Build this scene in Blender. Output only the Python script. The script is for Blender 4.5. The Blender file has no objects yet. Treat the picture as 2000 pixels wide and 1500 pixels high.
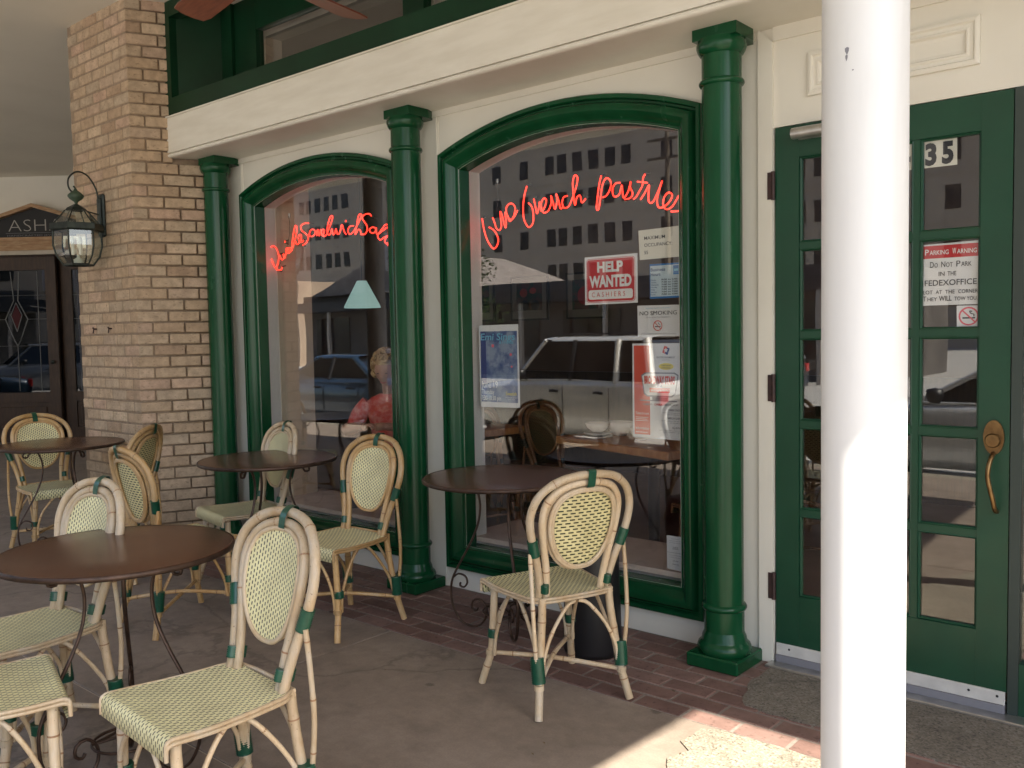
import bpy, math, random
from mathutils import Vector, Matrix
random.seed(7)
SC = bpy.context.scene
# ------------------------------------------------------------ camera
cam_d = bpy.data.cameras.new('camera'); cam = bpy.data.objects.new('camera', cam_d)
SC.collection.objects.link(cam); SC.camera = cam
_yaw, _pitch, _roll = .708772, -.0575030, -.0183363
_f = Vector((-math.sin(_yaw)*math.cos(_pitch), math.cos(_yaw)*math.cos(_pitch), math.sin(_pitch)))
_r = _f.cross(Vector((0, 0, 1))).normalized(); _u = _r.cross(_f)
_r2 = math.cos(_roll)*_r + math.sin(_roll)*_u; _u2 = -math.sin(_roll)*_r + math.cos(_roll)*_u
_m = Matrix((( _r2.x, _u2.x, -_f.x), (_r2.y, _u2.y, -_f.y), (_r2.z, _u2.z, -_f.z))).to_4x4()
_m.translation = Vector((0, -3.568, 1.42)); cam.matrix_world = _m
cam_d.sensor_fit = 'HORIZONTAL'; cam_d.sensor_width = 36.0; cam_d.lens = 36.0*1765.2/2000.0
cam_d.clip_start = .05; cam_d.clip_end = 600
SC.render.resolution_x = 1024; SC.render.resolution_y = 768
# ------------------------------------------------------------ light
SUN_EL = math.radians(46.6); SH = Vector((.97, -.243, 0)).normalized()
world = bpy.data.worlds.new('World'); SC.world = world; world.use_nodes = True
wn = world.node_tree.nodes; wl = world.node_tree.links
sky = wn.new('ShaderNodeTexSky'); sky.sky_type = 'NISHITA'; sky.sun_disc = False
sky.sun_elevation = SUN_EL; sky.sun_rotation = math.atan2(SH.x, SH.y)
sky.air_density = 1.0; sky.dust_density = 2.0; sky.ozone_density = 1.0
wn['Background'].inputs['Strength'].default_value = .13
wl.new(sky.outputs[0], wn['Background'].inputs[0])
sun_d = bpy.data.lights.new('sun', 'SUN'); sun = bpy.data.objects.new('sun', sun_d); SC.collection.objects.link(sun)
sun_d.energy = 5.0; sun_d.angle = math.radians(.5); sun_d.color = (1.0, .93, .80)
_s = Vector((SH.x*math.cos(SUN_EL), SH.y*math.cos(SUN_EL), math.sin(SUN_EL)))
sun.rotation_euler = _s.to_track_quat('Z', 'Y').to_euler()
vs = SC.view_settings; vs.view_transform = 'Standard'; vs.look = 'None'; vs.exposure = 1.84; vs.gamma = 1.0; vs.use_curve_mapping = False
SC.render.engine = 'CYCLES'; cy = SC.cycles
cy.max_bounces = 8; cy.diffuse_bounces = 5; cy.glossy_bounces = 5; cy.transmission_bounces = 4; cy.transparent_max_bounces = 12
cy.caustics_reflective = False; cy.caustics_refractive = False; cy.sample_clamp_indirect = 8; cy.use_denoising = True
cy.use_adaptive_sampling = False

# ------------------------------------------------------------ helpers
COL = SC.collection
class MB:
    """collects faces into one mesh"""
    def __init__(s): s.v = []; s.f = []; s.mi = []; s.sm = []
    def add(s, vs_, fs, mi=0, smooth=False):
        b = len(s.v); s.v += [tuple(v) for v in vs_]
        for f in fs: s.f.append([i+b for i in f]); s.mi.append(mi); s.sm.append(smooth)
    def box(s, x0, x1, y0, y1, z0, z1, mi=0):
        v = [(x0,y0,z0),(x1,y0,z0),(x1,y1,z0),(x0,y1,z0),(x0,y0,z1),(x1,y0,z1),(x1,y1,z1),(x0,y1,z1)]
        s.add(v, [(0,3,2,1),(4,5,6,7),(0,1,5,4),(1,2,6,5),(2,3,7,6),(3,0,4,7)], mi)
    def cbox(s, x0, x1, y0, y1, z0, z1, c=.004, mi=0):
        """box with chamfered edges"""
        X=(x0,x0+c,x1-c,x1);Y=(y0,y0+c,y1-c,y1);Z=(z0,z0+c,z1-c,z1); vs_=[];idx={}
        for i in range(4):
            for j in range(4):
                for k in range(4):
                    o=(i in(0,3))+(j in(0,3))+(k in(0,3))
                    if o==1 and True:
                        idx[(i,j,k)]=len(vs_);vs_.append((X[i],Y[j],Z[k]))
        F=[]
        I=lambda *t:idx[t]
        F+=[(I(0,1,1),I(0,1,2),I(0,2,2),I(0,2,1)),(I(3,1,1),I(3,2,1),I(3,2,2),I(3,1,2)),
            (I(1,0,1),I(2,0,1),I(2,0,2),I(1,0,2)),(I(1,3,1),I(1,3,2),I(2,3,2),I(2,3,1)),
            (I(1,1,0),I(1,2,0),I(2,2,0),I(2,1,0)),(I(1,1,3),I(2,1,3),I(2,2,3),I(1,2,3))]
        a=lambda t:1 if t==0 else 2
        for i in(0,3):
            for j in(0,3):
                F.append((I(i,a(j),1),I(i,a(j),2),I(a(i),j,2),I(a(i),j,1)) if (i==0)!=(j==0) else (I(i,a(j),1),I(a(i),j,1),I(a(i),j,2),I(i,a(j),2)))
                F.append((I(i,1,a(j)),I(i,2,a(j)),I(a(i),2,j),I(a(i),1,j)) if (i==0)==(j==0) else (I(i,1,a(j)),I(a(i),1,j),I(a(i),2,j),I(i,2,a(j))))
                F.append((I(1,i,a(j)),I(2,i,a(j)),I(2,a(i),j),I(1,a(i),j)) if (i==0)!=(j==0) else (I(1,i,a(j)),I(1,a(i),j),I(2,a(i),j),I(2,i,a(j))))
        for i in(0,3):
            for j in(0,3):
                for k in(0,3):
                    t=(I(i,a(j),a(k)),I(a(i),j,a(k)),I(a(i),a(j),k))
                    if ((i==3)+(j==3)+(k==3))%2==0: t=t[::-1]
                    F.append(t)
        s.add(vs_,F,mi)
    def tube(s, path, r, n=8, mi=0, caps=True, flat=None, smooth=True):
        P = [Vector(p) for p in path]; m = len(P)
        R = r if isinstance(r, (list, tuple)) else [r]*m
        t = [(P[min(i+1,m-1)]-P[max(i-1,0)]).normalized() for i in range(m)]
        ref = Vector((0,0,1)) if abs(t[0].z) < .9 else Vector((1,0,0))
        u = t[0].cross(ref).normalized(); vs_ = []
        for i in range(m):
            if i:
                u = (u - t[i]*u.dot(t[i]))
                u = u.normalized() if u.length > 1e-6 else t[i].orthogonal().normalized()
            w = t[i].cross(u)
            for k in range(n):
                a = 2*math.pi*k/n
                vs_.append(P[i] + u*math.cos(a)*R[i] + w*math.sin(a)*R[i]*(flat or 1))
        fs = []
        for i in range(m-1):
            for k in range(n):
                k2 = (k+1) % n
                fs.append((i*n+k, i*n+k2, (i+1)*n+k2, (i+1)*n+k))
        s.add(vs_, fs, mi, smooth)
        if caps:
            s.add(vs_[:n], [tuple(range(n))[::-1]], mi); s.add(vs_[-n:], [tuple(range(n))], mi)
    def lathe(s, prof, n=32, c=(0,0,0), mi=0, smooth=True, a0=0, a1=2*math.pi):
        full = abs(a1-a0-2*math.pi) < 1e-6; k_ = n if full else n+1; vs_ = []; fs = []
        for (r, z) in prof:
            for k in range(k_):
                a = a0+(a1-a0)*k/n; vs_.append((c[0]+r*math.cos(a), c[1]+r*math.sin(a), c[2]+z))
        for i in range(len(prof)-1):
            for k in range(n):
                k2 = (k+1) % k_
                fs.append((i*k_+k, i*k_+k2, (i+1)*k_+k2, (i+1)*k_+k))
        s.add(vs_, fs, mi, smooth)
        return s
    def disc(s, r, z, n=32, c=(0,0), mi=0, up=True):
        vs_ = [(c[0]+r*math.cos(2*math.pi*k/n), c[1]+r*math.sin(2*math.pi*k/n), z) for k in range(n)]
        s.add(vs_, [tuple(range(n)) if up else tuple(range(n))[::-1]], mi)
    def prism(s, poly, z0, z1, mi=0, top=None):
        """poly in XY, extruded in z"""
        n = len(poly)
        vs_ = [(x,y,z0) for x,y in poly] + [(x,y,z1) for x,y in poly]
        s.add(vs_, [tuple(range(n))[::-1], tuple(range(n,2*n))] + [(i,(i+1)%n,(i+1)%n+n,i+n) for i in range(n)], mi)
    def prism_y(s, poly, y0, y1, mi=0):
        """poly in XZ (counter-clockwise seen from -Y), extruded in y"""
        n = len(poly)
        vs_ = [(x,y0,z) for x,z in poly] + [(x,y1,z) for x,z in poly]
        s.add(vs_, [tuple(range(n)), tuple(range(n,2*n))[::-1]] + [(i,i+n,(i+1)%n+n,(i+1)%n) for i in range(n)], mi)
    def build(s, name, mats, parent=None, loc=None, sharp=40):
        me = bpy.data.meshes.new(name); me.from_pydata(s.v, [], s.f)
        if not isinstance(mats, (list, tuple)): mats = [mats]
        for m in mats: me.materials.append(m)
        me.polygons.foreach_set('material_index', s.mi); me.polygons.foreach_set('use_smooth', s.sm); me.update()
        return link(name, me, parent, loc)
def link(name, me, parent=None, loc=None, rot=None):
    o = bpy.data.objects.new(name, me); COL.objects.link(o)
    if parent is not None: o.parent = parent
    if loc is not None: o.location = loc
    if rot is not None: o.rotation_euler = rot
    return o
def tag(o, label=None, cat=None, group=None, kind=None):
    if label: o['label'] = label
    if cat: o['category'] = cat
    if group: o['group'] = group
    if kind: o['kind'] = kind
    return o
def empty(name, loc=(0,0,0), rz=0):
    o = link(name, None, None, loc); o.rotation_euler = (0,0,rz); o.empty_display_size = .1; return o
def copy_tree(o, parent=None):
    c = o.copy(); COL.objects.link(c)
    if parent is not None: c.parent = parent
    for ch in list(o.children): copy_tree(ch, c)
    return c
def smooth_path(pts, step=.02, closed=False):
    P = [Vector(p) for p in pts]; n = len(P); out = []
    for i in range(n if closed else n-1):
        p0 = P[(i-1) % n] if closed or i > 0 else P[0]*2-P[1]
        p1 = P[i]; p2 = P[(i+1) % n]
        p3 = P[(i+2) % n] if closed or i+2 < n else p2*2-p1
        k = max(2, int((p2-p1).length/step)+1)
        for j in range(k):
            t = j/k
            out.append(.5*((2*p1)+(-p0+p2)*t+(2*p0-5*p1+4*p2-p3)*t*t+(-p0+3*p1-3*p2+p3)*t**3))
    if not closed: out.append(P[-1])
    return out
# ------------------------------------------------------------ materials
def new_mat(name):
    m = bpy.data.materials.new(name); m.use_nodes = True
    return m, m.node_tree.nodes, m.node_tree.links, m.node_tree.nodes['Principled BSDF']
def nd(N, t, **kw):
    n = N.new(t)
    for k, v in kw.items(): setattr(n, k, v)
    return n
def coord(N, L, kind='Object', scale=(1,1,1)):
    mp = nd(N, 'ShaderNodeMapping'); mp.inputs['Scale'].default_value = scale
    if kind == 'World':
        g = nd(N, 'ShaderNodeNewGeometry'); L.new(g.outputs['Position'], mp.inputs[0])
    else:
        g = nd(N, 'ShaderNodeTexCoord'); L.new(g.outputs[kind], mp.inputs[0])
    return mp.outputs[0]
def mixc(N, L, fac, a, b, mode='MIX'):
    m = nd(N, 'ShaderNodeMix', data_type='RGBA', blend_type=mode)
    for i, v in ((0, fac), (6, a), (7, b)):
        if hasattr(v, 'node'): L.new(v, m.inputs[i])
        else: m.inputs[i].default_value = v if i == 0 else (*v, 1)
    return m.outputs[2]
def ramp(N, L, fac, stops):
    r = nd(N, 'ShaderNodeValToRGB'); L.new(fac, r.inputs[0]); e = r.color_ramp.elements
    e[0].position = stops[0][0]; e[0].color = (*stops[0][1], 1); e[1].position = stops[-1][0]; e[1].color = (*stops[-1][1], 1)
    for p, c in stops[1:-1]:
        x = e.new(p); x.color = (*c, 1)
    return r.outputs[0]
def noise(N, L, co, scale, detail=4, rough=.55, out='Fac'):
    n = nd(N, 'ShaderNodeTexNoise'); n.inputs['Scale'].default_value = scale; n.inputs['Detail'].default_value = detail
    n.inputs['Roughness'].default_value = rough; L.new(co, n.inputs['Vector']); return n.outputs[out]
def bump(N, L, B, h, strength=.2, dist=.002):
    b = nd(N, 'ShaderNodeBump'); b.inputs['Strength'].default_value = strength; b.inputs['Distance'].default_value = dist
    L.new(h, b.inputs['Height']); L.new(b.outputs[0], B.inputs['Normal'])
def surf(name, c1, c2, scale=3, rough=.6, metal=0, bs=None, bst=.2, bd=.002, co='World', cs=(1,1,1), lo=.35, hi=.65, rv=None, rnd=0, spec=.5, coat=0):
    m, N, L, B = new_mat(name); v = coord(N, L, co, cs)
    col = ramp(N, L, noise(N, L, v, scale), [(lo, c1), (hi, c2)])
    if rnd:
        oi = nd(N, 'ShaderNodeObjectInfo')
        hs = nd(N, 'ShaderNodeHueSaturation'); mr = nd(N, 'ShaderNodeMapRange')
        mr.inputs['To Min'].default_value = 1-rnd; mr.inputs['To Max'].default_value = 1+rnd
        L.new(oi.outputs['Random'], mr.inputs['Value']); L.new(mr.outputs[0], hs.inputs['Value'])
        L.new(col, hs.inputs['Color']); col = hs.outputs[0]
    L.new(col, B.inputs['Base Color']); B.inputs['Roughness'].default_value = rough; B.inputs['Metallic'].default_value = metal
    B.inputs['Specular IOR Level'].default_value = spec; B.inputs['Coat Weight'].default_value = coat
    if rv:
        r = ramp(N, L, noise(N, L, v, rv[0]), [(.3, (rv[1],)*3), (.7, (rv[2],)*3)]); L.new(r, B.inputs['Roughness'])
    if bs: bump(N, L, B, noise(N, L, v, bs, 6), bst, bd)
    return m
def plain(name, c, rough=.5, metal=0, spec=.5, emit=None, es=0):
    m, N, L, B = new_mat(name); B.inputs['Base Color'].default_value = (*c, 1); B.inputs['Roughness'].default_value = rough
    B.inputs['Metallic'].default_value = metal; B.inputs['Specular IOR Level'].default_value = spec
    if emit: B.inputs['Emission Color'].default_value = (*emit, 1); B.inputs['Emission Strength'].default_value = es
    return m
def glass_mat(name, tint=(.93,.95,.94), boost=1.0, rough=0.0, dirt=0.0):
    m = bpy.data.materials.new(name); m.use_nodes = True; N = m.node_tree.nodes; L = m.node_tree.links; N.clear()
    o = nd(N, 'ShaderNodeOutputMaterial'); mx = nd(N, 'ShaderNodeMixShader'); tr = nd(N, 'ShaderNodeBsdfTransparent'); gl = nd(N, 'ShaderNodeBsdfGlossy')
    ge = nd(N, 'ShaderNodeNewGeometry'); dp = nd(N, 'ShaderNodeVectorMath', operation='DOT_PRODUCT'); L.new(ge.outputs['Incoming'], dp.inputs[0]); L.new(ge.outputs['Normal'], dp.inputs[1])
    ab = nd(N, 'ShaderNodeMath', operation='ABSOLUTE'); L.new(dp.outputs['Value'], ab.inputs[0]); om = nd(N, 'ShaderNodeMath', operation='SUBTRACT'); om.inputs[0].default_value = 1; L.new(ab.outputs[0], om.inputs[1])
    pw = nd(N, 'ShaderNodeMath', operation='POWER'); pw.inputs[1].default_value = 5; L.new(om.outputs[0], pw.inputs[0])
    fr = nd(N, 'ShaderNodeMath', operation='MULTIPLY_ADD'); fr.inputs[1].default_value = .96; fr.inputs[2].default_value = .042; L.new(pw.outputs[0], fr.inputs[0])
    mu = nd(N, 'ShaderNodeMath', operation='MULTIPLY', use_clamp=True); mu.inputs[1].default_value = boost
    tr.inputs[0].default_value = (*tint, 1); gl.inputs[0].default_value = (1,1,1,1); gl.inputs['Roughness'].default_value = rough
    wb = nd(N, 'ShaderNodeBump'); wb.inputs['Strength'].default_value = .10; wb.inputs['Distance'].default_value = .004; L.new(noise(N, L, coord(N, L, 'World'), 2.2, 1, .5), wb.inputs['Height']); L.new(wb.outputs[0], gl.inputs['Normal'])
    L.new(fr.outputs[0], mu.inputs[0]); L.new(mu.outputs[0], mx.inputs[0]); L.new(tr.outputs[0], mx.inputs[1]); L.new(gl.outputs[0], mx.inputs[2])
    res = mx.outputs[0]
    if dirt:
        df = nd(N, 'ShaderNodeBsdfDiffuse'); df.inputs[0].default_value = (.5,.48,.45,1); m2 = nd(N, 'ShaderNodeMixShader')
        v = coord(N, L, 'World'); r = ramp(N, L, noise(N, L, v, 6, 8, .7), [(.45, (0,0,0)), (.8, (dirt,)*3)])
        L.new(r, m2.inputs[0]); L.new(res, m2.inputs[1]); L.new(df.outputs[0], m2.inputs[2]); res = m2.outputs[0]
    L.new(res, o.inputs[0]); return m
M = {}
M['cream'] = surf('cream_paint', (.70,.675,.60), (.75,.725,.65), 2.2, .5, bs=90, bst=.12, bd=.0006)
M['beam'] = surf('beam_paint', (.69,.66,.58), (.76,.735,.66), 3.0, .45, bs=60, bst=.12, bd=.0006, cs=(1,1,6))
M['ceiling'] = surf('ceiling_plaster', (.66,.63,.54), (.73,.70,.61), .8, .8, bs=30, bst=.1, bd=.001)
M['green'] = surf('green_gloss_paint', (.004,.050,.018), (.006,.068,.026), 7, .2, bs=30, bst=.10, bd=.0007, rv=(14,.16,.28), spec=.30, cs=(1,1,.3))
M['green_door'] = surf('green_door_paint', (.005,.045,.022), (.007,.056,.028), 4, .38, bs=55, bst=.15, bd=.0008, rv=(9,.3,.48))
M['green_dark'] = surf('green_transom_paint', (.003,.026,.010), (.004,.034,.014), 4, .4, spec=.25)
M['white_post'] = surf('white_post_paint', (.60,.60,.585), (.71,.72,.72), 7, .42, bs=30, bst=.25, bd=.002, cs=(1,1,.15), lo=.25, hi=.45)
M['white_jamb'] = surf('white_jamb_paint', (.74,.71,.68), (.79,.76,.73), 3, .5)
M['inner_beige'] = surf('beige_interior_plaster', (.55,.44,.33), (.62,.50,.38), 5, .8, bs=60, bst=.15)
M['ledge'] = surf('ledge_laminate', (.66,.54,.47), (.76,.64,.57), 7, .45)
M['glass'] = glass_mat('shop_glass', (.98,.985,.98), boost=1.9, dirt=.012)
M['door_glass'] = glass_mat('door_glass', (.98,.985,.98), boost=1.6, dirt=.008)
M['dark_glass'] = plain('dark_glass', (.01,.012,.015), .03, 0, .8)
def brick_mat(name, stops, rough=.85, sc=18):
    m, N, L, B = new_mat(name); oi = nd(N, 'ShaderNodeObjectInfo'); v = coord(N, L, 'World')
    base = ramp(N, L, oi.outputs['Random'], stops)
    n1 = noise(N, L, v, sc, 5, .65); c = mixc(N, L, .55, base, ramp(N, L, n1, [(.3,(.55,.55,.55)),(.7,(1.3,1.3,1.3))]), 'MULTIPLY')
    vo = noise(N, L, coord(N, L, 'World', (1,1,2.2)), 42, 3, .5)
    c = mixc(N, L, ramp(N, L, vo, [(.60,(0,0,0)),(.70,(.5,.5,.5))]), c, tuple(x*.35 for x in stops[0][1]))
    L.new(c, B.inputs['Base Color']); B.inputs['Roughness'].default_value = rough
    B.inputs['Specular IOR Level'].default_value = .3
    bump(N, L, B, noise(N, L, v, 70, 6, .7), .5, .003); return m
M['brick'] = brick_mat('tan_brick', [(0,(.40,.28,.19)),(.2,(.46,.335,.225)),(.5,(.50,.375,.26)),(.75,(.44,.345,.25)),(.92,(.50,.345,.25)),(1,(.57,.44,.31))])
M['mortar'] = surf('brown_mortar', (.24,.175,.12), (.32,.24,.17), 30, .95, bs=120, bst=.5)
M['paver'] = brick_mat('red_paver', [(0,(.165,.098,.082)),(.5,(.215,.130,.108)),(1,(.25,.165,.14))], .7, 9)
M['paver_joint'] = surf('grey_paver_joint', (.20,.165,.14), (.26,.22,.19), 40, .95)
def concrete(name, a, b, agg=False):
    m, N, L, B = new_mat(name); v = coord(N, L, 'World')
    n1 = noise(N, L, v, 1.6, 6, .6); n2 = noise(N, L, v, 14, 6, .65); n3 = noise(N, L, v, 140, 3, .6)
    c = ramp(N, L, n1, [(.3,a),(.7,b)]); c = mixc(N, L, .35, c, ramp(N, L, n2, [(.3,(.6,.58,.55)),(.7,(1.25,1.22,1.2))]), 'MULTIPLY')
    c = mixc(N, L, .3, c, ramp(N, L, n3, [(.3,(.7,.7,.7)),(.7,(1.2,1.2,1.2))]), 'MULTIPLY')
    vc = nd(N, 'ShaderNodeTexVoronoi', feature='DISTANCE_TO_EDGE'); vc.inputs['Scale'].default_value = .55; wv = nd(N, 'ShaderNodeVectorMath', operation='ADD'); ws_ = nd(N, 'ShaderNodeVectorMath', operation='SCALE'); ws_.inputs['Scale'].default_value = .35
    L.new(noise(N, L, v, 2.5, 6, .6, 'Color'), ws_.inputs[0]); L.new(v, wv.inputs[0]); L.new(ws_.outputs[0], wv.inputs[1]); L.new(wv.outputs[0], vc.inputs['Vector'])
    c = mixc(N, L, ramp(N, L, vc.outputs['Distance'], [(.0015,(.45,)*3),(.006,(0,)*3)]), c, tuple(x*.4 for x in a))
    n4 = noise(N, L, v, 4.5, 8, .7); c = mixc(N, L, ramp(N, L, n4, [(.50,(0,)*3),(.68,(.45,)*3)]), c, tuple(x*.62 for x in a))
    # dark trodden-in gum spots
    vt = nd(N, 'ShaderNodeTexVoronoi'); vt.inputs['Scale'].default_value = 2.6; vt.inputs['Randomness'].default_value = 1
    dn = nd(N, 'ShaderNodeVectorMath', operation='ADD'); L.new(v, dn.inputs[0])
    sc = nd(N, 'ShaderNodeVectorMath', operation='SCALE'); sc.inputs['Scale'].default_value = .06; L.new(noise(N, L, v, 18, 3, .6, 'Color'), sc.inputs[0]); L.new(sc.outputs[0], dn.inputs[1])
    L.new(dn.outputs[0], vt.inputs['Vector'])
    c = mixc(N, L, ramp(N, L, vt.outputs['Distance'], [(.035,(.55,)*3),(.06,(0,)*3)]), c, tuple(x*.35 for x in a))
    if agg:
        v2 = nd(N, 'ShaderNodeTexVoronoi'); v2.inputs['Scale'].default_value = 150; L.new(v, v2.inputs['Vector'])
        hs = nd(N, 'ShaderNodeSeparateColor'); L.new(v2.outputs['Color'], hs.inputs[0])
        c = mixc(N, L, .6, c, ramp(N, L, hs.outputs[0], [(0,(.12,.10,.08)),(.14,(.7,.66,.6)),(.7,(1.15,1.1,1.05)),(1,(1.5,1.5,1.5))]), 'MULTIPLY')
        bump(N, L, B, v2.outputs['Distance'], .5, .003)
    else: bump(N, L, B, n3, .25, .002)
    L.new(c, B.inputs['Base Color']); B.inputs['Roughness'].default_value = .82; B.inputs['Specular IOR Level'].default_value = .35
    return m
M['concrete'] = concrete('stained_concrete', (.215,.172,.138), (.30,.245,.20))
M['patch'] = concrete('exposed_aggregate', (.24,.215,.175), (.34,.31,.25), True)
M['threshold_patch'] = concrete('worn_grey_patch', (.15,.135,.115), (.22,.20,.17), True)
M['caulk'] = surf('pale_joint_caulk', (.40,.34,.26), (.52,.45,.36), 20, .9)
M['asphalt'] = concrete('lot_pavement', (.38,.37,.345), (.46,.445,.42))
def cane_mat(name, a, b, c_):
    m, N, L, B = new_mat(name); v = coord(N, L, 'Object', (1,1,.5)); oi = nd(N, 'ShaderNodeObjectInfo')
    col = ramp(N, L, noise(N, L, v, 13, 5, .6), [(.3,a),(.5,b),(.72,c_)])
    sp = noise(N, L, coord(N, L, 'Object'), 85, 2, .5)
    col = mixc(N, L, ramp(N, L, sp, [(.68,(0,)*3),(.76,(.6,)*3)]), col, (.10,.05,.025))
    fine = noise(N, L, coord(N, L, 'Object', (1,1,.12)), 180, 3, .6)
    col = mixc(N, L, .35, col, ramp(N, L, fine, [(.3,(.7,.68,.66)),(.7,(1.15,1.15,1.15))]), 'MULTIPLY')
    hs = nd(N, 'ShaderNodeHueSaturation'); mr = nd(N, 'ShaderNodeMapRange'); mr.inputs['To Min'].default_value = .84; mr.inputs['To Max'].default_value = 1.12; L.new(oi.outputs['Random'], mr.inputs['Value']); L.new(mr.outputs[0], hs.inputs['Value']); L.new(col, hs.inputs['Color']); col = hs.outputs[0]
    L.new(col, B.inputs['Base Color']); B.inputs['Roughness'].default_value = .42; bump(N, L, B, fine, .25, .001); return m
M['cane_pale'] = cane_mat('weathered_rattan', (.50,.35,.20), (.58,.455,.30), (.57,.50,.40))
M['cane_gold'] = cane_mat('golden_rattan', (.42,.24,.085), (.51,.33,.15), (.54,.40,.24))
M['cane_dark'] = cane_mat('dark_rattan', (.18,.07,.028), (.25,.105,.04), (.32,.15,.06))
M['node'] = plain('rattan_node', (.30,.17,.09), .5)
M['binding'] = surf('green_binding', (.004,.055,.030), (.007,.075,.042), 60, .28, co='Object')
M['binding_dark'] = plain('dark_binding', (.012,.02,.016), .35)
def weave_mat(name, across, pa, pl, da, dl, base=(.80,.75,.46), dash=(.012,.020,.009), zfold=False, rowshift=.5, axis='x'):
    """woven strands: dark dashes (da of pa wide, dl of pl long) in staggered rows; u runs across the rows, v along them"""
    m, N, L, B = new_mat(name); tc = nd(N, 'ShaderNodeTexCoord'); sp = nd(N, 'ShaderNodeSeparateXYZ'); L.new(tc.outputs['Object'], sp.inputs[0])
    def ma(op, a, b=None, c=None, cl=False):
        n = nd(N, 'ShaderNodeMath', operation=op, use_clamp=cl)
        for i, x in enumerate((a, b, c)):
            if x is None: continue
            if hasattr(x, 'node'): L.new(x, n.inputs[i])
            else: n.inputs[i].default_value = x
        return n.outputs[0]
    X, Y, Z = sp.outputs
    if across == 'seat': u = X; v = ma('SUBTRACT', Y, Z)
    elif across == 'front': u = X; v = Z
    else: u = Z; v = X
    u = ma('DIVIDE', u, pa); row = ma('FLOOR', u); fu = ma('SUBTRACT', u, row)
    v = ma('ADD', ma('DIVIDE', v, pl), ma('MULTIPLY', row, rowshift)); fv = ma('FRACT', v)
    mu = ma('COMPARE', fu, .5, da/2); mv = ma('COMPARE', fv, .5, dl/2); mask = ma('MULTIPLY', mu, mv)
    tone = noise(N, L, tc.outputs['Object'], 9, 4)
    bc = mixc(N, L, 1.0, base, ramp(N, L, tone, [(.3,(.86,.84,.80)),(.7,(1.08,1.08,1.05))]), 'MULTIPLY')
    c = mixc(N, L, mask, bc, dash); L.new(c, B.inputs['Base Color']); B.inputs['Roughness'].default_value = .45
    h1 = ma('SINE', ma('MULTIPLY', fu, math.pi)); h2 = ma('SINE', ma('MULTIPLY', fv, 2*math.pi))
    h = ma('SUBTRACT', ma('ADD', h1, ma('MULTIPLY', h2, .35)), ma('MULTIPLY', mask, 1.2))
    bump(N, L, B, h, .6, .0022); return m
M['weave_seat'] = weave_mat('seat_weave', 'seat', .0114, .026, .36, .58)
M['weave_front'] = weave_mat('back_weave_front', 'front', .0126, .0168, .36, .58)
M['weave_rear'] = weave_mat('back_weave_rear', 'rear', .0124, .0335, .42, .64, base=(.68,.62,.34))
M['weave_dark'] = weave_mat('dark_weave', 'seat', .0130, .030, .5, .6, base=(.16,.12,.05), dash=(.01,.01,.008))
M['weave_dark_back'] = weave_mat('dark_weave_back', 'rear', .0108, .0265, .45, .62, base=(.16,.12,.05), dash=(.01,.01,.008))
M['table_top'] = surf('brown_metal_top', (.085,.034,.018), (.110,.046,.025), 4, .24, bs=25, bst=.03, bd=.0005, co='Object', rv=(3,.20,.28), spec=.32)
M['iron'] = surf('rusty_wrought_iron', (.045,.028,.020), (.085,.050,.035), 25, .45, .6, bs=60, bst=.3)
M['black_iron'] = surf('verdigris_black_metal', (.018,.024,.022), (.035,.045,.038), 25, .4, .5)
M['black_plastic'] = plain('black_plastic', (.008,.008,.010), .45)
M['brass'] = surf('worn_brass', (.17,.10,.045), (.27,.17,.075), 30, .38, .95, co='World')
M['steel'] = surf('brushed_aluminium', (.45,.44,.43), (.58,.57,.55), 20, .35, .9)
M['kick'] = surf('painted_kick_strip', (.52,.51,.49), (.62,.61,.58), 14, .5)
M['rust_hinge'] = surf('rusty_hinge', (.025,.012,.012), (.05,.022,.02), 40, .6)
M['wood_blade'] = surf('red_wood_blade', (.16,.045,.025), (.24,.075,.04), 4, .35, co='Object', cs=(2,14,14))
M['dark_wood'] = surf('dark_carved_wood', (.035,.018,.010), (.06,.032,.018), 6, .4, cs=(6,6,1), bs=30, bst=.2)
M['tan_wood'] = surf('peeling_tan_wood', (.36,.20,.10), (.50,.34,.20), 8, .6, cs=(1,1,5))
M['white_wood'] = surf('old_white_wood', (.50,.45,.37), (.58,.53,.45), 5, .6)
M['sign_black'] = plain('black_sign_board', (.006,.006,.007), .4)
M['sign_letter'] = plain('pale_sign_letter', (.42,.40,.37), .5)
M['lead'] = plain('lead_came', (.16,.16,.16), .35, .8)
M['lantern_glass'] = glass_mat('bevelled_glass', (.85,.9,.88), 2.2)
M['mirror_glass'] = glass_mat('lead_light_glass', (.25,.25,.28), 1.3)
M['orange_table'] = surf('honey_oak', (.50,.20,.06), (.64,.30,.10), 5, .3, cs=(2,14,2))
M['china'] = plain('white_china', (.86,.84,.78), .2)
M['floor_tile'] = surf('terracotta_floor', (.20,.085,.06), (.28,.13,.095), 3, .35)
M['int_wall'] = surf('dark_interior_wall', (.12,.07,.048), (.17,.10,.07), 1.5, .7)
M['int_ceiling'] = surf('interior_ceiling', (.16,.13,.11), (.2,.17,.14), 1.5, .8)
def neon_mat():
    m = bpy.data.materials.new('neon_red_tube'); m.use_nodes = True; N = m.node_tree.nodes; L = m.node_tree.links; N.clear()
    o = nd(N, 'ShaderNodeOutputMaterial'); e = nd(N, 'ShaderNodeEmission'); e.inputs[0].default_value = (1.0,.030,.016,1); e.inputs[1].default_value = 1.5
    L.new(e.outputs[0], o.inputs[0]); return m
M['neon'] = neon_mat()
def ink(name, c): return plain(name, c, .55)
M['paper'] = plain('white_paper', (.74,.74,.76), .5); M['paper_cream'] = plain('cream_paper', (.72,.70,.62), .5)
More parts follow.
